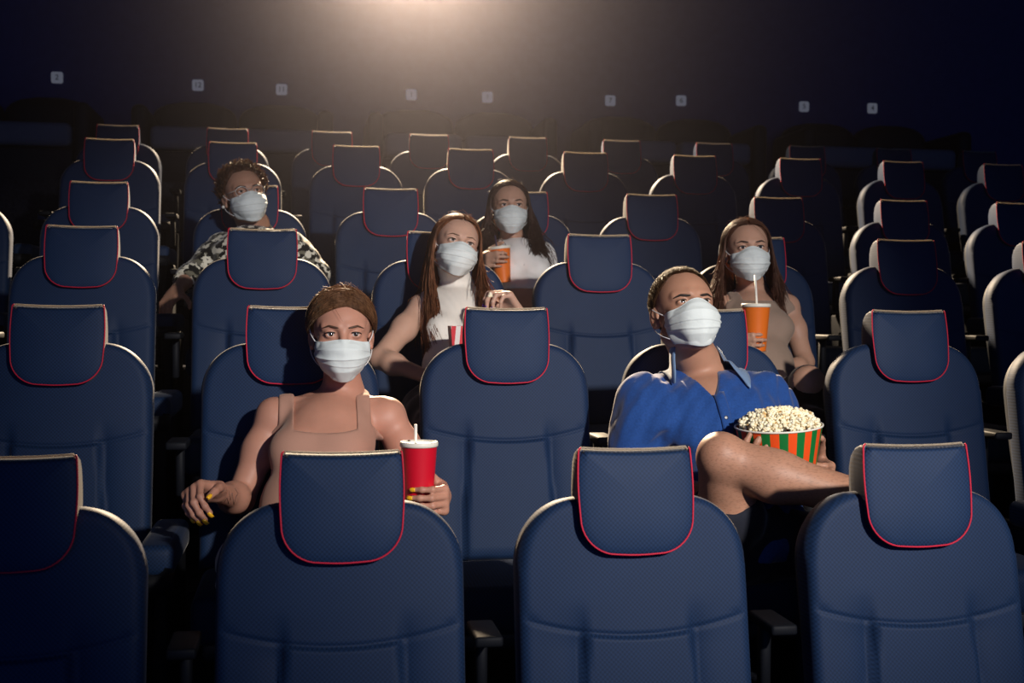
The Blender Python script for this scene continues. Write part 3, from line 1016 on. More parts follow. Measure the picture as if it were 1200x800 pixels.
class Person:
    def __init__(self, label, J, C, R, s, male, skin, h, hf, bulk=1.0, floor_z=0.0):
        self.J, self.C, self.R, self.s, self.male, self.skin, self.h, self.hf = J, np.array(C, float), R, s, male, skin, h, hf
        self.root = empty('person', (J['H'][0], J['H'][1], floor_z))
        tag(self.root, label, 'person', 'masked cinema audience')
        self.bulk = bulk
        self.torso, self.fr = torso_prims(J, male, bulk)
        self.headp, self.L = head_prims(self.C, R, s, male)
        nb = self.L(0, .022, -.055)
        nr = .046 if not male else .056
        self.neck = [cap(nb, J['N'] + self.fr['up'] * .02, nr * s, nr * 1.08 * s, .02, 1, 'neck'),
                     cap(J['N'] + self.fr['up'] * .03, J['N'] - self.fr['up'] * .08, nr * 1.0, .045, .025, 1, 'neck')]
        ar = (.043, .036, .023) if not male else (.052, .043, .028)
        ar = tuple(a * bulk for a in ar)
        self.arms = []
        for q in 'LR':
            self.arms += limb(J['S' + q], J['E' + q], J['W' + q], ar, male, 'arm' + q)
        self.hands, self.tips = [], {}
        self.legs = []
        lr = (.072, .050, .034) if not male else (.080, .058, .047)
        H, rt, up = J['H'], self.fr['rt'], self.fr['up']
        for q, sx in (('L', -1), ('R', 1)):
            hp = H + rt * sx * .088 - up * .02 + self.fr['fr'] * .01
            self.legs += limb(hp, J['K' + q], J['A' + q], lr, male, 'leg' + q)
            ft = J.get('F' + q, V(0, -1, -0.25))
            a = J['A' + q]
            self.legs += [cap(a + V(0, 0, -.03), a + unit(ft) * .15 + V(0, 0, -.03), .036, .028, .02, 1, 'foot' + q)]
        self.prims = None
    def hand(self, q, f, nrm, side, curls, **kw):
        W = self.J['W' + q]
        P, tips = hand_prims(W, np.array(f, float), np.array(nrm, float), side, curls, **kw)
        self.hands += P; self.tips[q] = tips
        return tips
    def fines(self, extra=()):
        F = [[], [], []]
        C = self.L(0, 0, -.02); hr = (.095, .125, .145)
        for a in range(3): F[a].append((C[a] - hr[a], C[a] + hr[a], self.hf))
        for c, r, hh in extra:
            for a in range(3): F[a].append((c[a] - r, c[a] + r, hh))
        return tuple(F)
    def body(self, extra=()):
        P = self.torso + self.legs + self.arms + self.neck + self.headp + self.hands
        self.prims = P
        return grow('body', P, self.skin, self.root, self.h, self.fines(extra))
    # ---- face
    def face(self, iris_col, brow_mat, gaze, brow=(.0195, .0262, .0195), brow_r=.0030, lids=True):
        s, R, L = self.s, self.R, self.L
        for sx in (-1, 1):
            c = L(sx * .0315, -.0742, 0)
            g = unit(np.array(gaze, float) - c)
            rings = [0, 6, 12, 12.3, 20, 29, 29.4, 45, 70, 100, 140, 180]
            ref = unit(np.cross(g, V(0, 0, 1))); up_ = np.cross(ref, g)
            vs, fs, mi = [], [], []
            n = 20
            for a in rings:
                for k in range(n):
                    an = 2 * math.pi * k / n; ra = math.radians(a)
                    vs.append(c + .0123 * s * (math.cos(ra) * g + math.sin(ra) * (math.cos(an) * ref + math.sin(an) * up_)))
            for i in range(len(rings) - 1):
                for k in range(n):
                    fs.append((i * n + k, i * n + (k + 1) % n, (i + 1) * n + (k + 1) % n, (i + 1) * n + k))
                    mi.append(0 if rings[i + 1] <= 12.3 else (1 if rings[i + 1] <= 29.4 else 2))
            np_mesh('eye', np.array(vs), np.array(fs), None, self.root, [M_pupil, iris(iris_col), M_white_eye], np.array(mi))
            # upper lashes along the lid's edge
            pts, rs = [], []
            for k in range(15):
                a = math.radians(176 - 172 * k / 14)
                x, z = .0145 * math.cos(a), (.0052 if not self.male else .0044) * math.sin(a) + .0002
                y = -.0745 - .0142 * math.sqrt(max(.02, 1 - (x / .0150) ** 2 - (z / .0140) ** 2)) - .0002
                pts.append(L(sx * .0315 + x, y, z)); rs.append((.0017 if not self.male else .0010) * s * (0.6 + .6 * math.sin(math.pi * k / 14)))
            if lids: lift(MB().tube(pts, rs, 6).build('eyelashes', M_lash), self.root)
            # brow laid on the face
            pts, rs = [], []
            for k in range(13):
                q = k / 12
                x = .0125 + (.0520 - .0125) * q
                z = interp(q, [0, .6, 1], brow)
                pts.append([sx * x, z]); rs.append(brow_r * s * (0.35 + .85 * math.sin(math.pi * min(1, (q * .86 + .06)))) * (1 - .35 * q))
            ys = self.march(np.array(pts))
            lift(MB().tube([L(p[0], y + .0006, p[1]) for p, y in zip(pts, ys)], rs, 6).build('eyebrow', brow_mat), self.root)
    def march(self, xz):
        """front of the face above each local (x, z)"""
        y = np.full(len(xz), -.15)
        for _ in range(30):
            P = np.array([self.L(a[0], b, a[1]) for a, b in zip(xz, y)])
            d = field(self.headp, P, margin=.2)
            y = y + np.clip(d, 0, .05) / self.s * .8
        return y
    def mask(self, seed=0, tent=0.0, loops='LR', w=1.0, drop=0.0, loop_mat=None):
        s, L = self.s, self.L
        r = np.random.default_rng(seed)
        NU, NV = 61, 85
        cv = np.linspace(0, 1, NV); cu = np.linspace(-1, 1, NU)
        yc = interp(cv, [0, .12, .28, .55, .80, 1], [-.1005, -.113, -.124, -.121, -.112, -.086])
        zc = interp(cv, [0, .12, .28, .55, .80, 1], [-.009 + tent, -.020 + tent * .6, -.038, -.066, -.095, -.1215])
        xs = interp(cv, [0, .30, .52, .75, 1], [.0650, .0680, .0665, .054, .033]) * w
        ysd = interp(cv, [0, .4, 1], [-.036, -.030, -.034])
        zsd = interp(cv, [0, .4, 1], [-.020, -.050, -.098]) - drop
        U, Vv = np.meshgrid(cu, cv)
        A = U * math.pi / 2
        x = xs[:, None] * np.sign(np.sin(A)) * np.abs(np.sin(A)) ** 0.92
        cA = np.cos(A)
        y = ysd[:, None] + (yc - ysd)[:, None] * cA ** 0.9
        z = zsd[:, None] + (zc - zsd)[:, None] * np.clip(cA, 0, 1) ** (1.2 + 5.5 * np.clip(1 - Vv * 3, 0, 1))
        # pleats and wrinkles push outwards
        pl = np.zeros_like(U)
        for v0, amp in ((.30 + r.uniform(-.03, .03), r.uniform(.0012, .0026)), (.50 + r.uniform(-.03, .03), r.uniform(.0034, .0050)), (.68 + r.uniform(-.03, .03), r.uniform(.0012, .0032))):
            vv_ = Vv + (.10 * (U ** 2) - .02) * np.sign(v0 - .45) + .018 * np.sin(2.3 * U + seed + 20 * v0)
            tt = (vv_ - (v0 - .17)) / .17
            pl += np.where((tt > 0) & (tt <= 1), amp * tt ** 3, 0) + np.where((tt > 1), amp * np.exp(-np.maximum(tt - 1, 0) * 30), 0)
        wr = np.zeros_like(U)
        for _ in range(7):
            fx, fz, ph = r.uniform(2, 7), r.uniform(-7, 7), r.uniform(0, 6.3)
            wr += np.sin(fx * U * 2 + fz * Vv * 2 + ph) * .00055
        for _ in range(9):                                       # sharp little creases
            a0, b0, an, ln_, am = r.uniform(-.8, .8), r.uniform(.1, .9), r.uniform(-1.2, 1.2), r.uniform(.12, .35), r.uniform(-.0016, .0016)
            du, dv = U - a0, (Vv - b0) * 1.4
            al, ac = du * math.cos(an) + dv * math.sin(an), -du * math.sin(an) + dv * math.cos(an)
            wr += am * np.exp(-np.abs(ac) / .055) * np.exp(-(al / ln_) ** 2)
        wr += .0028 * np.exp(-np.abs(U) / .10) * np.clip(1 - np.abs(Vv - .35) / .5, 0, 1)
        edge = np.clip((1 - np.abs(U)) * 5, 0, 1)
        gath = np.sin(Vv * 26 + seed) * .0016 * np.exp(-(1 - np.abs(U)) * 9)
        off = (pl + wr) * edge + gath + .0012
        nx_, ny_ = np.sin(A), -np.cos(A)
        x = x + nx_ * off; y = y + ny_ * off
        P = np.stack([x, y, z], -1).reshape(-1, 3)
        dirs = np.stack([nx_, ny_, np.zeros_like(nx_)], -1).reshape(-1, 3)
        W = self.C + (P * s) @ self.R.T
        Dw = dirs @ self.R.T
        for _ in range(6):
            d = field(self.headp, W, margin=.1)
            W = W + Dw * np.clip(.0030 * s - d, 0, .01)[:, None]
        i, j = np.meshgrid(np.arange(NV - 1), np.arange(NU - 1), indexing='ij')
        q = (i * NU + j).ravel()
        f = np.stack([q, q + NU, q + NU + 1, q + 1], 1)
        o = np_mesh('face_mask', W, f, M_mask, self.root)
        md = o.modifiers.new('thick', 'SOLIDIFY'); md.thickness = .0016; md.offset = 0
        Wg = W.reshape(NV, NU, 3)
        # sewn hems along the upper edge
        lift(MB().tube([Wg[0, k] for k in range(0, NU, 2)], .0016 * s, 6).build('nose_wire_hem', M_mask), o)
        for q, sx, jx in (('L', -1, 0), ('R', 1, NU - 1)):
            if q not in loops: continue
            top, bot = Wg[2, jx], Wg[int(NV * .80), jx]
            e1 = L(sx * .0800, .020, .016); e2 = L(sx * .0850, .034, -.012); e3 = L(sx * .0800, .022, -.040)
            def bez(a, b, c, n=9): return [(1 - t) ** 2 * a + 2 * t * (1 - t) * b + t * t * c for t in np.linspace(0, 1, n)]
            pts = bez(top, (top + e1) / 2 + L(sx * .012, 0, .004) - L(0, 0, 0), e1) + bez(e1, e2, e3)[1:] + bez(e3, (e3 + bot) / 2 + L(sx * .010, 0, -.004) - L(0, 0, 0), bot)[1:]
            lift(MB().tube(pts, .0013 * s, 6).build('ear_loop', loop_mat or M_loop), o)
        return o
    # ---- hair
    def skull(self, d, off):
        d = np.asarray(d, float)
        d = d / (np.linalg.norm(d, axis=-1, keepdims=True) + 1e-9)
        loc = np.array([0, .014, .030]) + d * (np.array([.0745, .093, .082]) + np.asarray(off)[..., None])
        return self.C + (loc * self.s) @ self.R.T
    def zline(self, phi, style):
        a = np.degrees(np.abs(phi))
        if style == 'short': return interp(a, [0, 30, 45, 60, 78, 88, 98, 112, 140, 180], [.66, .64, .55, .22, -.12, -.38, -.22, -.55, -.75, -.85])
        if style == 'high':  return interp(a, [0, 25, 42, 60, 76, 90, 110, 140, 180], [.46, .43, .31, .02, -.42, -.62, -.7, -.85, -.9])
        return interp(a, [0, 22, 40, 58, 74, 90, 110, 140, 180], [.68, .62, .46, .12, -.25, -.50, -.9, -1.1, -1.1])
    def hair_shell(self, m, style, off, rough=0.0, seed=1):
        C, R, s = self.C, self.R, self.s
        c0 = C + R @ (np.array([0, .014, .030]) * s)
        r = np.array([.0745, .093, .082])
        P = [ell(c0, (r + off) * s, R, .01, 1, 'hair')]
        def cut(Q, d):
            q = ((Q - C) @ R) / s - np.array([0, .014, .030])
            dn = q / r; dn = dn / (np.linalg.norm(dn, axis=1, keepdims=True) + 1e-9)
            phi = np.arctan2(dn[:, 0], -dn[:, 1])
            jag = .020 * np.sin(phi * 9 + seed)
            return smax(d, (self.zline(phi, style) + jag - dn[:, 2]) * .060 * s, .022)
        def disp(Q):
            if rough <= 0: return np.zeros(len(Q))
            q = ((Q - C) @ R) / s
            return rough * (np.sin(q[:, 0] * 300 + 3 * np.sin(q[:, 1] * 140 + seed)) * np.sin(q[:, 1] * 260 + 2 * np.sin(q[:, 2] * 170)) + .6 * np.sin(q[:, 2] * 330 + 2 * np.sin(q[:, 0] * 190)))
        return grow('hair', P, m, self.root, max(.0034, self.hf * 1.4), cut=cut, disp=disp, pad=.015 + rough)
    def roots(self, n, style, seed, bias=None):
        r = np.random.default_rng(seed)
        d = r.normal(size=(n * 6, 3)); d /= np.linalg.norm(d, axis=1, keepdims=True)
        phi = np.arctan2(d[:, 0], -d[:, 1])
        ok = d[:, 2] > self.zline(phi, style) + .02
        return d[ok][:n]
    def hair_short(self, m, n, length, style='short', seed=3, lift_=.6, flow=(0, -.2, .6), curl=0.0, r0=.0011, parent=None, off=.002, jit=.35):
        d = self.roots(n, style, seed); r = np.random.default_rng(seed + 1)
        n = len(d); K = 7 if curl == 0 else 14
        base = self.skull(d, np.full(n, off)); nrm = self.skull(d, np.full(n, off + .01)) - base
        nrm /= np.linalg.norm(nrm, axis=1, keepdims=True)
        fl = np.tile(self.R @ np.array(flow, float), (n, 1)) + r.normal(size=(n, 3)) * jit
        fl -= nrm * (fl * nrm).sum(1, keepdims=True); fl /= np.linalg.norm(fl, axis=1, keepdims=True) + 1e-9
        sd = np.cross(nrm, fl)
        ln = length * self.s * r.uniform(.7, 1.25, n)
        tt = np.linspace(0, 1, K)
        paths = base[:, None, :] + ln[:, None, None] * (tt[None, :, None] * (lift_ * nrm + (1 - lift_) * fl)[:, None, :] + (tt ** 2)[None, :, None] * .35 * fl[:, None, :])
        if curl > 0:
            ph = r.uniform(0, 6.3, n); tw = r.uniform(5, 9, n)
            an = ph[:, None] + tt[None, :] * tw[:, None]
            paths = paths + curl * self.s * tt[None, :, None] ** .5 * (np.cos(an)[..., None] * sd[:, None, :] + np.sin(an)[..., None] * fl[:, None, :])
        return strands_mesh('hair_locks', paths, r0 * self.s * r.uniform(.7, 1.3, n), m, parent or self.root)
    def hair_pulled(self, m, n, parent, seed=5):
        r = np.random.default_rng(seed)
        d0 = self.roots(n, 'high', seed); n = len(d0)
        phi = np.arctan2(d0[:, 0], -d0[:, 1])
        # most locks start on the hairline itself
        onl = r.random(n) < .75
        zl = np.clip(self.zline(phi, 'high') + r.uniform(0, .12, n), -.95, .95)
        fx = np.sqrt(1 - zl ** 2)
        dl = np.stack([np.sin(phi) * fx, -np.cos(phi) * fx, zl], 1)
        d0 = np.where(onl[:, None], dl, d0)
        sx = np.sign(d0[:, 0] + .12)
        d1 = np.tile(np.array([0, .97, -.25]), (n, 1)) + r.normal(size=(n, 3)) * .06
        dm = np.stack([sx * .80, 0.10 + 0 * sx, .30 + .5 * np.clip(d0[:, 2], -.2, .8)], 1) + r.normal(size=(n, 3)) * .10
        tt = np.linspace(0, 1, 18)
        D = ((1 - tt) ** 2)[None, :, None] * d0[:, None] + (2 * tt * (1 - tt))[None, :, None] * dm[:, None] + (tt ** 2)[None, :, None] * d1[:, None]
        off = (.003 + .007 * np.sin(np.clip(tt * 3.2, 0, math.pi / 2)))[None, :] + r.uniform(-.001, .002, n)[:, None]
        return strands_mesh('hair_locks', self.skull(D, off), .0012 * self.s * r.uniform(.6, 1.4, n), m, parent)
    def hair_parted_back(self, m, n, parent, part_x=.10, seed=6, r0=.0010):
        """hair parted near the middle, swept over the temples and ears to the nape"""
        r = np.random.default_rng(seed)
        sx = np.where(r.random(n) < .5, -1, 1).astype(float)
        q = r.random(n) ** 1.15
        th0 = np.radians(-62 + 109 * q)
        d0 = np.stack([part_x + r.normal(size=n) * .035, np.sin(th0), np.cos(th0)], 1)
        dm = np.stack([sx * (.72 + .2 * q), -.86 + 1.09 * q, .42 + .18 * q], 1) + r.normal(size=(n, 3)) * .035
        d2 = np.stack([sx * 1.05, -.22 + .62 * q, -.36 + .10 * q], 1) + r.normal(size=(n, 3)) * .03
        d1 = np.stack([sx * .22, np.full(n, .96), np.full(n, -.34)], 1) + r.normal(size=(n, 3)) * .05
        tt = np.linspace(0, 1, 24)
        B = [((1 - tt) ** 3), 3 * tt * (1 - tt) ** 2, 3 * tt ** 2 * (1 - tt), tt ** 3]
        D = sum(b[None, :, None] * d[:, None] for b, d in zip(B, (d0, dm, d2, d1)))
        off = (.005 + .008 * np.sin(np.clip(tt * 2.6, 0, math.pi / 2)))[None, :] + (r.uniform(-.003, .0042, n) + .0016 * np.sin(th0 * 26 + 2 * sx))[:, None]
        return strands_mesh('hair_locks', self.skull(D, off), r0 * self.s * r.uniform(.6, 1.4, n), m, parent)
    def hair_fly(self, m, n, parent, seed=8, up=.03):
        r = np.random.default_rng(seed)
        d = r.normal(size=(n * 4, 3)); d /= np.linalg.norm(d, axis=1, keepdims=True); d = d[d[:, 2] > np.maximum(.40, self.zline(np.arctan2(d[:, 0], -d[:, 1]), 'high') + .30)][:n]; n = len(d)
        tt = np.linspace(0, 1, 8)
        ax_ = r.normal(size=(n, 3)) * .35
        D = d[:, None] + tt[None, :, None] * ax_[:, None]
        off = .010 + (tt ** 1.5)[None, :] * r.uniform(.2, 1, n)[:, None] * up
        return strands_mesh('loose_hairs', self.skull(D, off), .00055, m, parent, seg=3)
    def hair_long(self, m, n, parent, ends, part_x=0.0, seed=9, wave=0.0, r0=.0017, ear_x=.083, back_share=.5, face_y=-.040):
        """centre-parted hair that runs down both sides; ends = {-1: (point, spread), 1: (point, spread), 0: back}"""
        r = np.random.default_rng(seed)
        sx = np.where(r.random(n) < .5, -1, 1).astype(float)
        q = r.random(n) ** 1.1                                    # 0 = front of the parting, 1 = crown
        th0 = np.radians(-52 + 95 * q)                            # along the parting: front hairline to back of the crown
        d0 = np.stack([np.full(n, .04) * sx + part_x, np.sin(th0), np.cos(th0)], 1)
        yl = face_y / .093 + (.02 + .75 * q)                     # where it passes the temple / ear, local
        ds = np.stack([sx * .98, yl, np.full(n, .12)], 1)
        dm = np.stack([sx * .80, (d0[:, 1] + yl) / 2 - .05 * (1 - q), np.full(n, .74)], 1)
        tt = np.linspace(0, 1, 10)
        D = ((1 - tt) ** 2)[None, :, None] * d0[:, None] + (2 * tt * (1 - tt))[None, :, None] * dm[:, None] + (tt ** 2)[None, :, None] * ds[:, None]
        off = (.006 + .006 * tt)[None, :] + r.uniform(-.002, .004, n)[:, None]
        A = self.skull(D, off)
        e0 = A[:, -1]; dirn = self.R @ np.array([0, 0.05, -1.0])
        E = np.zeros((n, 3))
        for i in range(n):
            if q[i] > 1 - back_share and 0 in ends: p, sp = ends[0]; p = p + (self.R @ V(.05 * sx[i], 0, 0))
            else: p, sp = ends[int(sx[i])]
            E[i] = p + r.normal(size=3) * sp
        M1 = e0 + dirn * .085 * self.s + (self.R @ V(.012, 0, 0)) * sx[:, None]
        M2 = E * .5 + (e0 + dirn * .14 * self.s) * .5 + (self.R @ V(.010, 0, 0)) * sx[:, None]
        t2 = np.linspace(0, 1, 17)[1:]
        B = ((1 - t2) ** 3)[None, :, None] * e0[:, None] + (3 * t2 * (1 - t2) ** 2)[None, :, None] * M1[:, None] + (3 * t2 ** 2 * (1 - t2))[None, :, None] * M2[:, None] + (t2 ** 3)[None, :, None] * E[:, None]
        if wave > 0:
            ph = (q * 9 + sx)[:, None]
            w_ = wave * t2[None, :] * np.sin(t2[None, :] * 13 + ph)
            B = B + w_[..., None] * (self.R @ V(1, .3, 0)) + (wave * .6 * t2[None, :] * np.cos(t2[None, :] * 11 + ph))[..., None] * (self.R @ V(0, 1, 0))
        paths = np.concatenate([A, B], 1)
        # keep the locks outside head, neck and shoulders
        flat = paths.reshape(-1, 3)
        prm = self.headp + self.neck + self.torso + [p for p in self.arms]
        ctr = self.C
        for _ in range(3):
            d = field(prm, flat, margin=.03)
            out = flat - (self.J['N'] + (self.C - self.J['N']) * .3); out[:, 2] *= .3
            out /= np.linalg.norm(out, axis=1, keepdims=True) + 1e-9
            flat = flat + out * np.clip(.009 - d, 0, .02)[:, None]
        paths = flat.reshape(paths.shape)
        return strands_mesh('hair_locks', paths, r0 * self.s * r.uniform(.6, 1.4, n), m, parent, seg=5)
    def shoes(self, m):
        for q in 'LR':
            a = self.J['A' + q]; ft = unit(self.J.get('F' + q, V(0, -1, -.25)))
            grow('shoe', [cap(a + V(0, 0, -.035), a + ft * .16 + V(0, 0, -.035), .043, .034, .02)], m, self.root, .012)

# ---- cups, buckets
M_redcup = mat('red_cup_paper', (0.60, 0.004, 0.022), rough=0.42, spec=0.5)
M_orange = mat('orange_cup_paper', (0.80, 0.17, 0.015), rough=0.38, spec=0.5)
M_lid = mat('cream_lid', (0.80, 0.76, 0.66), rough=0.45)
M_straw = mat('white_straw', (0.85, 0.82, 0.74), rough=0.4)
M_dstraw = mat('dark_straw', (0.05, 0.03, 0.06), rough=0.4)
def drink_cup(label, base, h, r_top, r_bot, m, straw, tilt=(0, 0), straw_m=None, straw_at=(-.008, 0), straw_lean=(0, 0)):
    e = empty('drink_cup', base)
    e.rotation_euler = (tilt[0], tilt[1], 0)
    tag(e, label, 'drink')
    MB().lathe([(r_bot * .9, .004), (r_bot, 0), (r_bot * 1.0, .003), (r_top, h - .004), (r_top * 1.02, h)], 44).build('cup_body', m, e)
    MB().lathe([(r_top * 1.035, h - .004), (r_top * 1.07, h - .001), (r_top * 1.07, h + .004), (r_top * 1.04, h + .008), (r_top * .96, h + .0085), (r_top * .93, h + .005), (r_top * .2, h + .005), (0, h + .005)], 44).build('lid', M_lid, e)
    x, y = straw_at
    MB().tube([(x, y, h * .3), (x, y, h + .005), (x + straw_lean[0], y + straw_lean[1], h + straw)], .0038, 10).build('straw', straw_m or M_straw, e)
    return e

def stripes_mat(name, n, c1, c2, phase=0.0):
    m = mat(name, c1, rough=0.5, spec=0.35)
    t = NT(m); s = t.n('ShaderNodeSeparateXYZ'); t.l(t.obj(), s.inputs[0])
    a = t.math('ARCTAN2', s.outputs[1], s.outputs[0])
    fr_ = t.math('FRACT', t.math('ADD', t.math('MULTIPLY', a, n / (2 * math.pi)), 20 + phase))
    t.l(t.mix(t.math('GREATER_THAN', fr_, 0.5), c1, c2), t.b.inputs['Base Color'])
    return m
M_corn = mat('popped_corn', (0.86, 0.76, 0.50), rough=0.7, sss=0.0)
t = NT(M_corn); t.l(t.ramp(t.noise(t.obj(), 75, 3), [(0.33, (0.55, 0.32, 0.09)), (0.42, (0.90, 0.80, 0.54)), (0.7, (0.93, 0.88, 0.72))]), t.b.inputs['Base Color'])
def kernel(mb, c, r, rg):
    bm = bmesh.new(); bmesh.ops.create_icosphere(bm, subdivisions=1, radius=1.0); bm.verts.index_update()
    vs = [np.array(v.co) for v in bm.verts]; fs = [[v.index for v in f.verts] for f in bm.faces]; bm.free()
    for _ in range(6):
        o = rg.normal(size=3); o = o / np.linalg.norm(o) * r * rg.uniform(.45, .85); q = r * rg.uniform(.32, .62)
        mb.add([c + o + v * q for v in vs], fs)
# ------------------------------------------------------------------ the six people of the audience
def grow_fn(name, fn, prims, m, parent, h, pad=.03, smooth=1, fine=((), (), ())):
    lo = np.min([p.bc - p.br for p in prims], axis=0) - pad
    hi = np.max([p.bc + p.br for p in prims], axis=0) + pad
    v, f = polygonize(fn, *[axis_coords(lo[i], hi[i], h, fine[i]) for i in range(3)], smooth=smooth)
    return np_mesh(name, v, f, m, parent)
def smin(a, b, k=.012):
    h = np.maximum(k - np.abs(a - b), 0) / k
    return np.minimum(a, b) - h * h * k * 0.25
def eyes_to_head(u, v, y, R, s): return at(u, v, y) - R @ (V(0, -.086, 0) * s)
def folds(seed, amp, fx=38):
    r = np.random.default_rng(seed)
    W = [(r.normal(size=3) * fx * q, r.uniform(0, 6.3), amp / (q ** .8)) for q in (.5, .8, 1.1, 1.6, 2.3) for _ in (0, 1)]
    def d(P):
        o = np.zeros(len(P))
        for k, ph, a in W:
            s_ = np.sin(P @ k + ph); o += a * np.sign(s_) * np.abs(s_) ** 1.4 * .5
        return o
    return d
def upper_arms(p, q): return [p.arms[0], p.arms[2]] if q == 'L' else [p.arms[4], p.arms[6]]
def sleeve(p, q, frac, infl, P):
    """field of one sleeve that ends at a fraction of the upper arm (more than 1: down the forearm)"""
    S_, E_, W_ = p.J['S' + q], p.J['E' + q], p.J['W' + q]
    if frac <= 1:
        a = unit(E_ - S_); ln = np.linalg.norm(E_ - S_)
        return smax(field(upper_arms(p, q), P, infl, .12), (P - S_) @ a - frac * ln, .003)
    a = unit(W_ - E_); ln = np.linalg.norm(W_ - E_)
    pr = p.arms[:4] if q == 'L' else p.arms[4:]
    near = (P - E_) @ a - (frac - 1) * ln
    d1 = field(upper_arms(p, q), P, infl, .12)
    d2 = smax(field([pr[1], pr[3]], P, infl, .12), near, .003)
    return smin(d1, d2, .015)
def trousers(p, m, name='trousers', upto=(2.0, 2.0), infl=.009, top=.10, hole=None, h=.009):
    H, up = p.J['H'], p.fr['up']
    pr = p.torso[:2] + [q for q in p.legs if q.g.startswith('leg')]
    L_ = [q for q in p.legs if q.g == 'legL']; R_ = [q for q in p.legs if q.g == 'legR']
    def leg(lp, q, P):
        fr_ = upto[0] if q == 'L' else upto[1]
        hp, K_, A_ = lp[0].a, p.J['K' + q], p.J['A' + q]
        if fr_ <= 1:
            a = unit(K_ - hp); return smax(field([lp[0], lp[2]], P, infl, .15), (P - hp) @ a - fr_ * np.linalg.norm(K_ - hp), .004)
        a = unit(A_ - K_)
        return smin(field([lp[0], lp[2]], P, infl, .15), smax(field([lp[1], lp[3]], P, infl, .15), (P - K_) @ a - (fr_ - 1) * np.linalg.norm(A_ - K_), .004), .02)
    fd = folds(11, .0022)
    def fn(P):
        d = smax(field(p.torso[:2], P, infl, .15), (P - H) @ up - top, .004)
        d = smin(smin(d, leg(L_, 'L', P), .02), leg(R_, 'R', P), .02) + fd(P)
        if hole is not None: d = smax(d, hole[1] - np.linalg.norm(P - hole[0], axis=1), .003)
        return d
    return grow_fn(name, fn, pr, m, p.root, h)
def legs_default(x, r, dx=.10, ky=-.79, kz=.48):
    y, f = ROWY[r - 1], FL[r - 1]
    return dict(KL=V(x - dx, y + ky, f + kz), KR=V(x + dx, y + ky, f + kz), AL=V(x - dx, y + ky + .02, f + .10), AR=V(x + dx, y + ky + .02, f + .10),
                H=V(x, y - .43, f + .52))
def nails(p, q, m, which=range(5)):
    for i in which:
        tip, d, dors, r = p.tips[q][i]
        nail_mesh('fingernail', tip, d, dors, r, m, p.root)
M_shoe = mat('dark_shoe', (0.02, 0.02, 0.022), rough=0.5)
M_nat = mat('bare_nail', (0.60, 0.36, 0.30), rough=0.3)

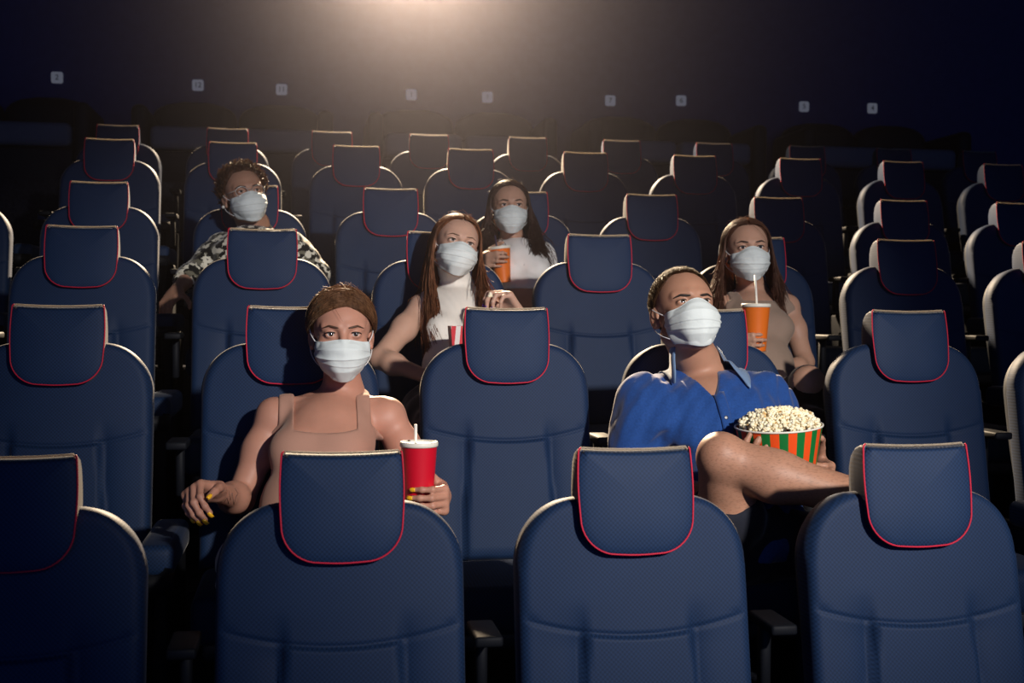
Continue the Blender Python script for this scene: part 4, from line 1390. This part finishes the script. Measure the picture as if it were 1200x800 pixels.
def woman_red_cup():
    x = SEATS[(2, -1)].location[0]
    R = rot_head(1, -1, 0); s = 1.0
    J = legs_default(x, 2, .055, -.77, .47)
    J.update(N=at(399, 466, .865), SL=at(321, 487, .855), SR=at(455, 487, .855), EL=at(281, 585, .79), WL=at(254, 577, .565),
             ER=at(497, 572, .80), H=V(x, .56, FL[1] + .50))
    cup_c = at(491, 521, .50)
    cz = cup_c[2] - .175
    J['WR'] = V(cup_c[0] + .062, .50 + .062, at(500, 586, .5)[2])
    skin = skin_mat('warm_tanned_skin', (.50, .245, .170))
    p = Person('woman in tan strap top wearing face mask, holding red cup in second row', J, eyes_to_head(402.3, 391.8, .735, R, s), R, s, False, skin, .0046, .0021, 1.0, FL[1])
    p.hand('L', (-.60, -.78, .20), (.45, -.30, -.84), -1, [(62, 42, 22), (66, 40, 20), (64, 38, 22), (60, 36, 22)], spread=3, s=.94, thumb=(.75, .45, .35, .5), thumb_curl=(18, 25))
    p.hand('R', (-.05, -1, .03), (-1, .05, 0), 1, [(46, 46, 26)] * 4, spread=2, s=.94, thumb=(.5, .6, .6, .4))
    wl, wr = J['WL'], J['WR']
    p.body([(wl + V(-.05, -.07, -.03), .085, .0026), (wr + V(-.02, -.08, 0), .075, .0028)])
    brow = mat('brown_brow', (.075, .036, .020), rough=.6)
    p.face((.05, .03, .018), brow, (-.1, -5, 1.6), (.0165, .0215, .0155), .0031)
    p.mask(3, -.004, w=1.02)
    hm = hair_mat('golden_brown_hair', (.055, .025, .012), (.21, .100, .046))
    hr = p.hair_shell(hm, 'high', .008, .0003)
    p.hair_parted_back(hm, 2400, hr); p.hair_fly(hm, 240, hr, up=.015)
    # low bun behind the head
    grow('hair_bun', [ell(p.L(0, .118, -.005), (.042, .034, .040), R, .01)], hm, hr, .006, disp=lambda P: .0015 * np.sin((P @ V(300, 120, 260))))
    yel = mat('yellow_nail_polish', (.95, .50, .02), rough=.25, spec=.6)
    nails(p, 'L', yel); nails(p, 'R', yel)
    # strap top
    tan = cloth_mat('tan_jersey', (.41, .225, .165), .06, .8, 500, .15)
    zt = at(398, 506, .72)[2]; xa, xb = at(335, 480, .80)[0], at(426, 480, .80)[0]; xc = (xa + xb) / 2
    def fn(P):
        d = field(p.torso, P, .0065, .1)
        keep = np.minimum(np.minimum(P[:, 2] - zt - .012 * ((P[:, 0] - xc) / .1) ** 2, np.abs(P[:, 0] - xa) - .0205), np.abs(P[:, 0] - xb) - .0205)
        d = smax(d, keep, .003)
        d = smax(d, np.abs(P[:, 0] - xc) - (abs(xb - xa) / 2 + .0205 + np.clip((zt + .012 - P[:, 2]) * .95, 0, .075)), .006)
        return smax(d, (J['H'][2] - .09) - P[:, 2], .004)
    grow_fn('strap_top', fn, p.torso, tan, p.root, .0045)
    wt = cloth_mat('white_denim', (.62, .60, .56), .08)
    trousers(p, wt, upto=(1.75, 1.75))
    # small tattoo on the forearm
    ink = mat('tattoo_ink', (.10, .055, .045), rough=.6)
    lines = [[(268, 574), (270, 586), (272, 577), (274, 591), (277, 580)], [(263, 588), (266, 583), (268, 590)], [(275, 572), (279, 578), (276, 583)]]
    tm = MB()
    for ln in lines:
        pts = []
        for (u, v) in [tuple(np.array(a) + (np.array(b) - np.array(a)) * k / 5) for a, b in zip(ln[:-1], ln[1:]) for k in range(6)]:
            y = .52; o = at(u, v, y); q0 = at(u, v, .53); ray = unit(q0 - CAM); t_ = np.linalg.norm(at(u, v, .45) - CAM)
            for _ in range(40):
                Q = CAM + ray * t_; dd = field(p.arms[:4], Q[None], margin=.3)[0]
                t_ += max(-.02, min(.03, dd)) * .8
            pts.append(CAM + ray * t_)
        tm.tube(pts, .0007, 5)
    lift(tm.build('tattoo', ink), p.root)
    p.shoes(M_shoe)
    drink_cup('tall red paper cup with cream lid, held by woman in tan top', (cup_c[0], .50, cz), .175, .0425, .031, M_redcup, .048)
    return p

def man_popcorn():
    x = SEATS[(2, 1)].location[0]
    R = rot_head(3, 19, -2); s = 1.04
    J = legs_default(x, 2)
    J.update(N=at(824, 440, .845), SL=at(755, 474, .82), SR=at(893, 470, .83), H=V(x + .01, .58, FL[1] + .52),
             EL=at(738, 560, .74), ER=at(925, 545, .74),
             KL=at(846, 537, .42), AL=at(1022, 590, .30), KR=V(x + .20, .24, FL[1] + .49), AR=V(x + .22, .26, FL[1] + .10), FL=V(1, -.35, -.1))
    J['WL'] = at(853, 588, .50); ftip = at(892, 520, .432)
    bc = at(916, 498, .53); br, bh = .108, .165
    J['WR'] = V(bc[0] + .135, .53 + .085, at(980, 556, .53)[2])
    skin = skin_mat('tanned_hairy_skin', (.44, .225, .145), hairy=True)
    p = Person('man in blue shirt with one leg crossed wearing face mask, second row', J, eyes_to_head(814.5, 352.3, .715, R, s), R, s, True, skin, .0048, .0022, 1.0, FL[1])
    p.hand('R', (-.10, -1, -.05), (-1, -.05, .1), 1, [(38, 40, 25), (40, 40, 25), (42, 40, 25), (42, 40, 25)], spread=2, s=1.03)
    p.hand('L', ftip - J['WL'], (.50, .85, 0), -1, [(8, 14, 10)] * 4, spread=4, s=1.0)
    p.legs.append(ell(J['KL'] + V(-.01, -.012, .012), (.040, .044, .044), None, .03, 1, 'legL'))
    p.body([(J['WR'] + V(-.02, -.10, 0), .08, .003)])
    dk = mat('dark_brow', (.022, .013, .009), rough=.6)
    p.face((.06, .04, .025), dk, (.4, -4.5, 2.9), (.0125, .0170, .0125), .0038)
    p.mask(11, .010, w=1.0)
    hm = hair_mat('short_brown_hair', (.030, .014, .008), (.085, .040, .019))
    hr = p.hair_shell(hm, 'short', .007, .0004)
    p.hair_short(hm, 4600, .020, 'short', 3, .03, (.1, .55, .75), parent=hr, r0=.0007, off=.0065, jit=.14)
    blue = cloth_mat('blue_chambray', (.012, .058, .23), .35, .85, 190, .4)
    fd = folds(21, .0042, 48)
    N, fr = J['N'], p.fr
    zv = at(838, 466, .70)[2]; xv = at(836, 466, .70)[0]
    def shirt(P, infl=.0095):
        d = field(p.torso, P, infl, .12)
        d = smin(d, sleeve(p, 'L', .86, infl + .007, P), .075); d = smin(d, sleeve(p, 'R', .86, infl + .007, P), .075)
        d = d + fd(P)
        g = ((P[:, 2] - zv) - 1.55 * np.abs(P[:, 0] - xv - .06 * (P[:, 2] - zv) * -1)) * .5
        g = np.minimum(g, (N[1] + .02) - P[:, 1])
        d = smax(d, g, .003)
        d = smax(d, ((P - N) @ fr['up'] - .030), .004)
        return smax(d, (J['H'][2] - .03) - P[:, 2], .004)
    sh = grow_fn('shirt', shirt, p.torso + upper_arms(p, 'L') + upper_arms(p, 'R'), blue, p.root, .0046)
    # collar: a folded band round the neck, longer at its two front points
    inner = cloth_mat('pale_denim_facing', (.16, .25, .40), .18, .85, 200, .4)
    vs, fs = [], []
    NA, NB = 57, 9
    skinp = p.torso + p.neck
    up = fr['up']
    def both(Q): return np.minimum(shirt(Q), field(skinp, Q, 0, .2))
    base = N - fr['fr'] * .004
    for i in range(NA):
        a = math.radians(30 + (330 - 30) * i / (NA - 1))
        tipw = max(0, math.cos(a * .94 + (.19 if a > math.pi else 0))) ** 2
        dr = unit(fr['fr'] * math.cos(a) + fr['rt'] * math.sin(a))
        hin = .020 - .018 * tipw
        rho = .13
        for _ in range(40): rho -= max(0, field(skinp, (base + dr * rho + up * hin)[None], 0, .2)[0]) * .7
        rho += .004
        for j in range(NB):
            q = j / (NB - 1)
            rr_ = rho + q * (.038 + .026 * tipw)
            h0 = .055
            for _ in range(60):
                dd = both((base + dr * rr_ + up * h0)[None])[0]
                if dd < .0045: break
                h0 -= max(.0008, (dd - .004) * .6)
            arch = hin + .010 * math.sin(min(1, q * 2.2) * math.pi * .5) - .060 * q
            h = max(h0, arch) if q < .5 else h0 + max(0, arch - h0) * (1 - q) * 2 * .5
            h = max(h, hin - .020 - .075 * q - .030 * tipw * q)
            vs.append(base + dr * rr_ + up * h)
    for i in range(NA - 1):
        for j in range(NB - 1):
            q = i * NB + j; fs.append((q, q + 1, q + NB + 1, q + NB))
    W = np.array(vs).reshape(NA, NB, 3)
    for _ in range(3): W[1:-1] = .5 * W[1:-1] + .25 * (W[:-2] + W[2:])
    W = W.reshape(-1, 3)
    co = np_mesh('collar', W, np.array(fs), inner, sh)
    md = co.modifiers.new('thick', 'SOLIDIFY'); md.thickness = .003; md.offset = 1
    # button placket down the front
    pv, pf = [], []
    zs_ = np.linspace(zv + .016, J['H'][2] + .06, 26)
    rows = []
    for k, z in enumerate(zs_):
        for u in (-.014, -.005, .005, .014):
            rows.append((xv + .012 + u + .10 * (zv - z), z))
    Q = np.array([[a, N[1] - .25, z] for a, z in rows])
    for _ in range(40):
        d = shirt(Q); Q[:, 1] += np.clip(d, -.01, .03) * .7
    Q[:, 1] -= .0018
    for k in range(len(zs_) - 1):
        for j in range(3):
            q = k * 4 + j; pf.append((q, q + 1, q + 5, q + 4))
    pl = np_mesh('placket', Q, np.array(pf), blue, sh)
    md = pl.modifiers.new('thick', 'SOLIDIFY'); md.thickness = .003
    btn = mat('dark_button', (.02, .025, .05), rough=.3)
    for k in (5, 12, 19):
        c = (Q[k * 4 + 1] + Q[k * 4 + 2]) / 2 + V(0, -.003, 0)
        lift(MB().lathe([(.0055, 0), (.0055, .0015), (.004, .002), (0, .0015)], 14, c=tuple(c), axis=(0, -1, .25)).build('button', btn), sh)
    trousers(p, cloth_mat('dark_navy_twill', (.012, .014, .024), .2), 'shorts', upto=(.62, .72))
    p.shoes(M_shoe)
    # striped bucket on his lap
    e = empty('popcorn_bucket', (bc[0], .53, bc[2] - bh))
    e.rotation_euler = (math.radians(3), math.radians(-4), 0)
    tag(e, 'large orange and green striped popcorn bucket on lap of man in blue', 'bucket')
    MB().lathe([(br * .70, .004), (br * .72, 0), (br * .73, .004), (br * .99, bh - .003), (br * 1.0, bh), (br * .985, bh), (br * .97, bh - .004), (br * .74, .010), (0, .010)], 72).build(
        'bucket_wall', stripes_mat('orange_green_stripes', 15, (.86, .085, .012), (.006, .17, .035), .15), e)
    e2 = MB(); ring = [(br * 1.0 * math.cos(a), br * 1.0 * math.sin(a), bh) for a in np.linspace(0, 2 * math.pi, 64, endpoint=False)]
    e2.tube(ring, .0026, 8, closed=True).build('rim', M_lid, e)
    rg = np.random.default_rng(4); pc = MB()
    Rt = np.array(e.rotation_euler.to_matrix())
    nk = 0
    while nk < 560:
        a, q = rg.uniform(0, 2 * math.pi), math.sqrt(rg.random()) * .90
        hgt = .040 * (1 - q ** 2) ** .8 + rg.uniform(-.010, .006) - .004
        kernel(pc, V(br * q * math.cos(a), br * q * math.sin(a), hgt), rg.uniform(.0070, .0115), rg); nk += 1
    po = pc.build('popcorn', M_corn)
    po.location = e.location + e.rotation_euler.to_matrix() @ Vector((0, 0, bh)); po.rotation_euler = e.rotation_euler
    tag(po, 'heap of fresh popcorn filling the large striped bucket', 'popcorn', None, 'stuff')
    return p

def woman_turtleneck():
    x = SEATS[(3, -1)].location[0]
    R = rot_head(5, 9, 12); s = .97
    J = legs_default(x, 3)
    J.update(N=at(535, 341, 1.835), SL=at(494, 360, 1.80), SR=at(580, 362, 1.77), H=V(x, 1.52, FL[2] + .52),
             EL=at(445, 420, 1.62), WL=at(502, 442, 1.46), ER=at(598, 425, 1.62), WR=at(606, 368, 1.50))
    skin = skin_mat('fair_skin', (.56, .335, .245))
    p = Person('woman in white turtleneck with long straight hair wearing face mask, third row', J, eyes_to_head(541, 283.2, 1.70, R, s), R, s, False, skin, .0060, .0028, .95, FL[2])
    p.hand('R', (-.55, -.35, .75), (-.70, -.4, -.55), 1, [(48, 55, 30), (52, 55, 30), (55, 55, 30), (55, 55, 30)], spread=3, s=.95, thumb=(.9, .1, .5, .3), thumb_curl=(10, 15))
    p.hand('L', (.95, -.2, .1), (.1, -.3, 1), -1, [(25, 30, 20)] * 4, s=.92)
    p.body([(J['WR'] + V(-.03, -.03, .05), .08, .0032)])
    p.face((.08, .05, .03), mat('light_brow', (.12, .065, .035), rough=.6), (.7, -5, 2.5), (.0175, .0225, .0175), .0024)
    p.mask(5, .004, w=1.03)
    hm = hair_mat('auburn_hair', (.11, .042, .020), (.25, .105, .048))
    hr = p.hair_shell(hm, 'long', .007, .0006)
    p.hair_long(hm, 2000, hr, {-1: (at(512, 412, 1.66), V(.017, .012, .045)), 1: (at(570, 368, 1.66), V(.015, .012, .04)), 0: (at(540, 400, 1.85), V(.05, .01, .04))},
                part_x=.0, seed=19, back_share=.35, wave=.003, r0=.0012)
    p.hair_fly(hm, 60, hr, up=.02)
    cl = cloth_mat('white_ribbed_knit', (.80, .76, .69), .06, .85, 300)
    N, fr, C1 = J['N'], p.fr, p.fr['C']
    half = np.linalg.norm(J['SR'] - J['SL']) / 2
    pr = p.torso + p.neck
    def fn(P):
        d = field(pr, P, .0065, .1) + .0006 * np.sin((P @ fr['rt']) * 900)
        d = smax(d, ((P - N) @ fr['up'] - .048), .004)
        d = smax(d, np.abs((P - C1) @ fr['rt']) - (half + .004), .006)
        return smax(d, (J['H'][2] - .02) - P[:, 2], .004)
    grow_fn('turtleneck', fn, pr, cl, p.root, .0055)
    trousers(p, cloth_mat('dark_denim', (.02, .022, .035), .2)); p.shoes(M_shoe)
    nails(p, 'R', mat('violet_nail_polish', (.09, .02, .16), rough=.25), (0, 1, 2))
    pu = mat('w', (0, 0, 0)); bpy.data.materials.remove(pu)
    # one piece of popcorn between her fingers
    kb = MB(); kernel(kb, V(0, 0, 0), .013, np.random.default_rng(2)); ko = kb.build('popcorn_piece', M_corn)
    ko.location = at(572.5, 345.5, 1.45)
    tag(ko, 'single popcorn piece pinched in raised fingers of woman in turtleneck', 'popcorn')
    # small striped box in her lap, mostly behind the headrest
    bx = empty('popcorn_box', at(543, 425, 1.40)); tag(bx, 'small red and white striped popcorn box held by turtleneck woman', 'popcorn box')
    m2 = mat('red_white_stripes', (.6, .02, .03), rough=.5); t2 = NT(m2); s2 = t2.n('ShaderNodeSeparateXYZ'); t2.l(t2.obj(), s2.inputs[0])
    fr2 = t2.math('FRACT', t2.math('ADD', t2.math('MULTIPLY', t2.math('ADD', s2.outputs[0], s2.outputs[1]), 34), 10))
    t2.l(t2.mix(t2.math('GREATER_THAN', fr2, .5), (.62, .015, .03), (.75, .70, .66)), t2.b.inputs['Base Color'])
    b0, b1, hh = .036, .045, .115
    MB().add([(-b0, -b0, 0), (b0, -b0, 0), (b0, b0, 0), (-b0, b0, 0), (-b1, -b1, hh), (b1, -b1, hh), (b1, b1, hh), (-b1, b1, hh), (-b1 * .94, -b1 * .94, hh - .001), (b1 * .94, -b1 * .94, hh - .001), (b1 * .94, b1 * .94, hh - .001), (-b1 * .94, b1 * .94, hh - .001), (-b1 * .9, -b1 * .9, hh - .02), (b1 * .9, -b1 * .9, hh - .02), (b1 * .9, b1 * .9, hh - .02), (-b1 * .9, b1 * .9, hh - .02)],
             [(0, 3, 2, 1), (0, 1, 5, 4), (1, 2, 6, 5), (2, 3, 7, 6), (3, 0, 4, 7), (4, 5, 9, 8), (5, 6, 10, 9), (6, 7, 11, 10), (7, 4, 8, 11), (8, 9, 13, 12), (9, 10, 14, 13), (10, 11, 15, 14), (11, 8, 12, 15), (12, 13, 14, 15)]).build('box_wall', m2, bx, smooth=False)
    return p

def man_patterned():
    x = SEATS[(4, -2)].location[0]
    R = rot_head(17, 7, -9); s = 1.05
    J = legs_default(x, 4)
    J.update(N=at(297, 268, 2.855), SL=at(262, 290, 2.84), SR=at(339, 290, 2.84), H=V(x, 2.53, FL[3] + .52),
             EL=at(229, 318, 2.76), WL=at(207, 340, 2.58), ER=at(372, 322, 2.80), WR=at(350, 360, 2.60))
    skin = skin_mat('olive_skin', (.40, .215, .145))
    p = Person('young man with wavy hair and patterned shirt wearing face mask, fourth row', J, eyes_to_head(292, 223.3, 2.72, R, s), R, s, True, skin, .0066, .0032, .92, FL[3])
    p.hand('L', (-.35, -.7, -.6), (.3, .3, -.9), -1, [(25, 30, 20)] * 4, s=.98)
    p.hand('R', (-.3, -.9, -.1), (0, 0, -1), 1, [(25, 30, 20)] * 4, s=.98)
    p.body()
    p.face((.05, .03, .02), mat('black_brow', (.015, .009, .007), rough=.6), (1.5, -5, 2.7), (.0155, .0205, .0150), .0036)
    p.mask(17, .003, w=1.02)
    hm = hair_mat('wavy_dark_hair', (.025, .012, .008), (.085, .036, .017))
    hr = p.hair_shell(hm, 'short', .016, .0045)
    p.hair_short(hm, 800, .034, 'short', 4, .62, (.2, -.2, .5), curl=.006, parent=hr, r0=.0017, off=.010)
    # thin clear spectacles
    gl = mat('clear_frame', (.45, .42, .40), rough=.15, spec=.8)
    for_ = MB()
    for sx in (-1, 1):
        for_.tube([p.L(sx * .033 + .0235 * math.cos(a), -.098 + .10 * (0.0235 * math.cos(a)) * sx, -.003 + .019 * math.sin(a)) for a in np.linspace(0, 2 * math.pi, 28, endpoint=False)], .0012, 6, closed=True)
        for_.tube([p.L(sx * .0565, -.096, .004), p.L(sx * .072, -.055, .004), p.L(sx * .081, .012, .006)], .0012, 6)
    for_.tube([p.L(-.0095, -.0985, .002), p.L(0, -.102, .005), p.L(.0095, -.0985, .002)], .0012, 6)
    lift(for_.build('spectacles', gl), p.root)
    er = MB().lathe([(0, -.007), (.005, -.005), (.007, 0), (.005, .005), (0, .007)], 12, c=tuple(p.L(-.088, .008, -.036))).build('earring', mat('pale_stud', (.7, .68, .62), rough=.2))
    lift(er, p.root)
    cm = mat('patterned_shirt', (.3, .29, .25), rough=.85, spec=.2, sheen=.3)
    t = NT(cm); v = t.obj()
    vo = t.n('ShaderNodeTexVoronoi'); vo.inputs['Scale'].default_value = 48
    ds = t.n('ShaderNodeTexNoise'); ds.inputs['Scale'].default_value = 60; t.l(v, ds.inputs['Vector'])
    mx = t.n('ShaderNodeVectorMath', operation='ADD'); sc_ = t.n('ShaderNodeVectorMath', operation='SCALE'); sc_.inputs['Scale'].default_value = .03
    t.l(ds.outputs['Color'], sc_.inputs[0]); t.l(v, mx.inputs[0]); t.l(sc_.outputs[0], mx.inputs[1]); t.l(mx.outputs[0], vo.inputs['Vector'])
    sp_ = t.n('ShaderNodeSeparateColor'); t.l(vo.outputs['Color'], sp_.inputs[0])
    rp = t.ramp(sp_.outputs[0], [(0, (.012, .012, .011)), (.34, (.16, .15, .11)), (.55, (.75, .71, .58)), (.84, (.012, .012, .010))])
    rp.node.color_ramp.interpolation = 'CONSTANT'
    t.l(rp, t.b.inputs['Base Color'])
    N, fr = J['N'], p.fr; fd = folds(31, .003, 40)
    def fn(P):
        d = field(p.torso, P, .012, .12)
        d = smin(d, sleeve(p, 'L', 1.55, .014, P), .03); d = smin(d, sleeve(p, 'R', 1.55, .014, P), .03) + fd(P)
        d = smax(d, ((P - N) @ fr['up'] - .032), .004)
        return smax(d, (J['H'][2] - .04) - P[:, 2], .004)
    sh = grow_fn('shirt', fn, p.torso + p.arms, cm, p.root, .0065)
    trousers(p, cloth_mat('black_denim', (.015, .015, .018), .2)); p.shoes(M_shoe)
    return p

def woman_tshirt():
    x = SEATS[(4, 0)].location[0]
    R = rot_head(-3, 4, -1); s = 1.0
    J = legs_default(x, 4)
    cc = at(587, 290.5, 2.60)
    J.update(N=at(602, 284, 2.86), SL=at(567, 300, 2.84), SR=at(635, 300, 2.84), H=V(x, 2.53, FL[3] + .52),
             EL=at(553, 345, 2.76), ER=at(648, 345, 2.76), WR=at(640, 385, 2.58), WL=V(cc[0] - .064, 2.66, at(587, 306, 2.6)[2]))
    skin = skin_mat('soft_tan_skin', (.50, .285, .20))
    p = Person('dark-haired woman in white T-shirt holding orange cup, masked, fourth row', J, eyes_to_head(599.5, 239.8, 2.72, R, s), R, s, False, skin, .0066, .0032, .96, FL[3])
    p.hand('L', (.1, -1, .05), (1, .08, 0), -1, [(42, 45, 25)] * 4, s=.95, thumb=(.5, .6, .6, .4))
    p.hand('R', (-.3, -.9, -.1), (0, 0, -1), 1, [(25, 30, 20)] * 4, s=.95)
    p.body()
    p.face((.03, .018, .012), mat('black_brow', (.014, .008, .007), rough=.6), (.6, -5, 2.2), (.0165, .0220, .0165), .0032)
    p.mask(23, .004, w=1.0)
    hm = hair_mat('dark_wavy_hair', (.030, .014, .012), (.075, .034, .026))
    hr = p.hair_shell(hm, 'long', .009, .0008)
    p.hair_long(hm, 1600, hr, {-1: (at(573, 312, 2.72), V(.030, .012, .05)), 1: (at(634, 308, 2.70), V(.028, .012, .05)), 0: (at(602, 320, 2.88), V(.06, .01, .04))},
                seed=29, back_share=.35, wave=.010, r0=.0014)
    p.hair_fly(hm, 40, hr, up=.02)
    cl = cloth_mat('white_cotton', (.84, .82, .80), .05, .85, 300)
    N, fr = J['N'], p.fr; zb = at(612, 339, 2.72)[2]; fd = folds(41, .0025, 40)
    def fn(P):
        d = field(p.torso, P, .010, .12)
        d = smin(d, sleeve(p, 'L', .40, .012, P), .03); d = smin(d, sleeve(p, 'R', .40, .012, P), .03) + fd(P)
        d = smax(d, ((P - N) @ fr['up'] - .018) + .6 * np.clip((N[1] - P[:, 1]), -.05, .08) * .6, .004)
        return smax(d, zb - P[:, 2], .004)
    grow_fn('t_shirt', fn, p.torso + upper_arms(p, 'L') + upper_arms(p, 'R'), cl, p.root, .0065)
    trousers(p, cloth_mat('dark_brown_cloth', (.045, .022, .018), .2), top=-.01); p.shoes(M_shoe)
    cup = drink_cup('orange paper cup with dark straw, held by woman in white T-shirt', (cc[0] + .012, 2.60, cc[2] - .142), .142, .0435, .030, M_orange, .055, (0, math.radians(-7)), M_dstraw, (-.010, 0), (-.004, 0))
    return p

def woman_tank():
    x = SEATS[(3, 1)].location[0]
    R = rot_head(-9, 5, -2); s = .98
    J = legs_default(x, 3)
    cc = at(886, 358.5, 1.53)
    J.update(N=at(881, 341, 1.855), SL=at(848, 361, 1.83), SR=at(923, 359, 1.83), H=V(at(902, 470, 1.52)[0], 1.52, FL[2] + .52),
             EL=at(850, 425, 1.74), ER=at(943, 424, 1.72), WR=at(908, 452, 1.52), WL=V(cc[0] - .066, 1.60, at(886, 402, 1.53)[2]),
             KR=at(946, 452, 1.30), AR=at(930, 560, 1.22))
    skin = skin_mat('light_tan_skin', (.52, .295, .205))
    p = Person('woman in beige tank top sipping from orange cup, masked, third row', J, eyes_to_head(881, 289.5, 1.70, R, s), R, s, False, skin, .0060, .0028, .91, FL[2])
    p.hand('L', (.10, -1, .02), (1, .08, 0), -1, [(44, 46, 26)] * 4, s=.95, thumb=(.5, .6, .6, .4))
    p.hand('R', (-.8, -.5, -.2), (-.2, .2, -1), 1, [(25, 30, 20)] * 4, s=.95)
    p.legs.append(ell(J['KR'] + V(0, -.01, .012), (.048, .050, .050), None, .03, 1, 'legR'))
    p.body()
    p.face((.035, .020, .014), mat('dark_brow2', (.018, .010, .008), rough=.6), (-.2, -5, 2.0), (.0165, .0222, .0170), .0032)
    p.mask(31, .010, w=1.0)
    hm = hair_mat('dark_straight_hair', (.060, .025, .016), (.15, .066, .040))
    hr = p.hair_shell(hm, 'long', .008, .0006)
    p.hair_long(hm, 2000, hr, {-1: (at(838, 362, 1.74), V(.014, .015, .05)), 1: (at(914, 348, 1.74), V(.012, .012, .03)), 0: (at(885, 372, 1.90), V(.05, .01, .04))},
                seed=39, back_share=.3, wave=.002, r0=.0012)
    p.hair_fly(hm, 44, hr, up=.018)
    cl = cloth_mat('beige_jersey', (.30, .215, .165), .06, .85, 300)
    N, fr, C1 = J['N'], p.fr, p.fr['C']
    zt = at(880, 352, 1.72)[2]; fd = folds(51, .0012, 40)
    def fn(P):
        d = field(p.torso, P, .0070, .1) + fd(P)
        u = (P - C1) @ fr['rt']
        d = smax(d, np.minimum(P[:, 2] - zt, np.abs(np.abs(u) - .092) - .020), .004)
        d = smax(d, np.abs(u) - (.118 + np.clip((zt - P[:, 2]) * .7, 0, .05)), .005)
        return smax(d, (J['H'][2] - .02) - P[:, 2], .004)
    grow_fn('tank_top', fn, p.torso, cl, p.root, .0055)
    trousers(p, cloth_mat('dark_maroon_cloth', (.022, .010, .013), .2), 'ripped_trousers', infl=.012, hole=(J['KR'] + V(-.015, -.05, .030), .050)); p.shoes(M_shoe)
    drink_cup('orange paper cup with white straw, held by woman in beige tank top', (cc[0], 1.53, cc[2] - .152), .152, .046, .034, M_orange, .105, (0, 0), None, (.000, -.006), (.001, .02))
    return p

P_W1 = woman_red_cup()
P_M2 = man_popcorn()
P_W3 = woman_turtleneck()
P_M4 = man_patterned()
P_W5 = woman_tshirt()
P_W6 = woman_tank()
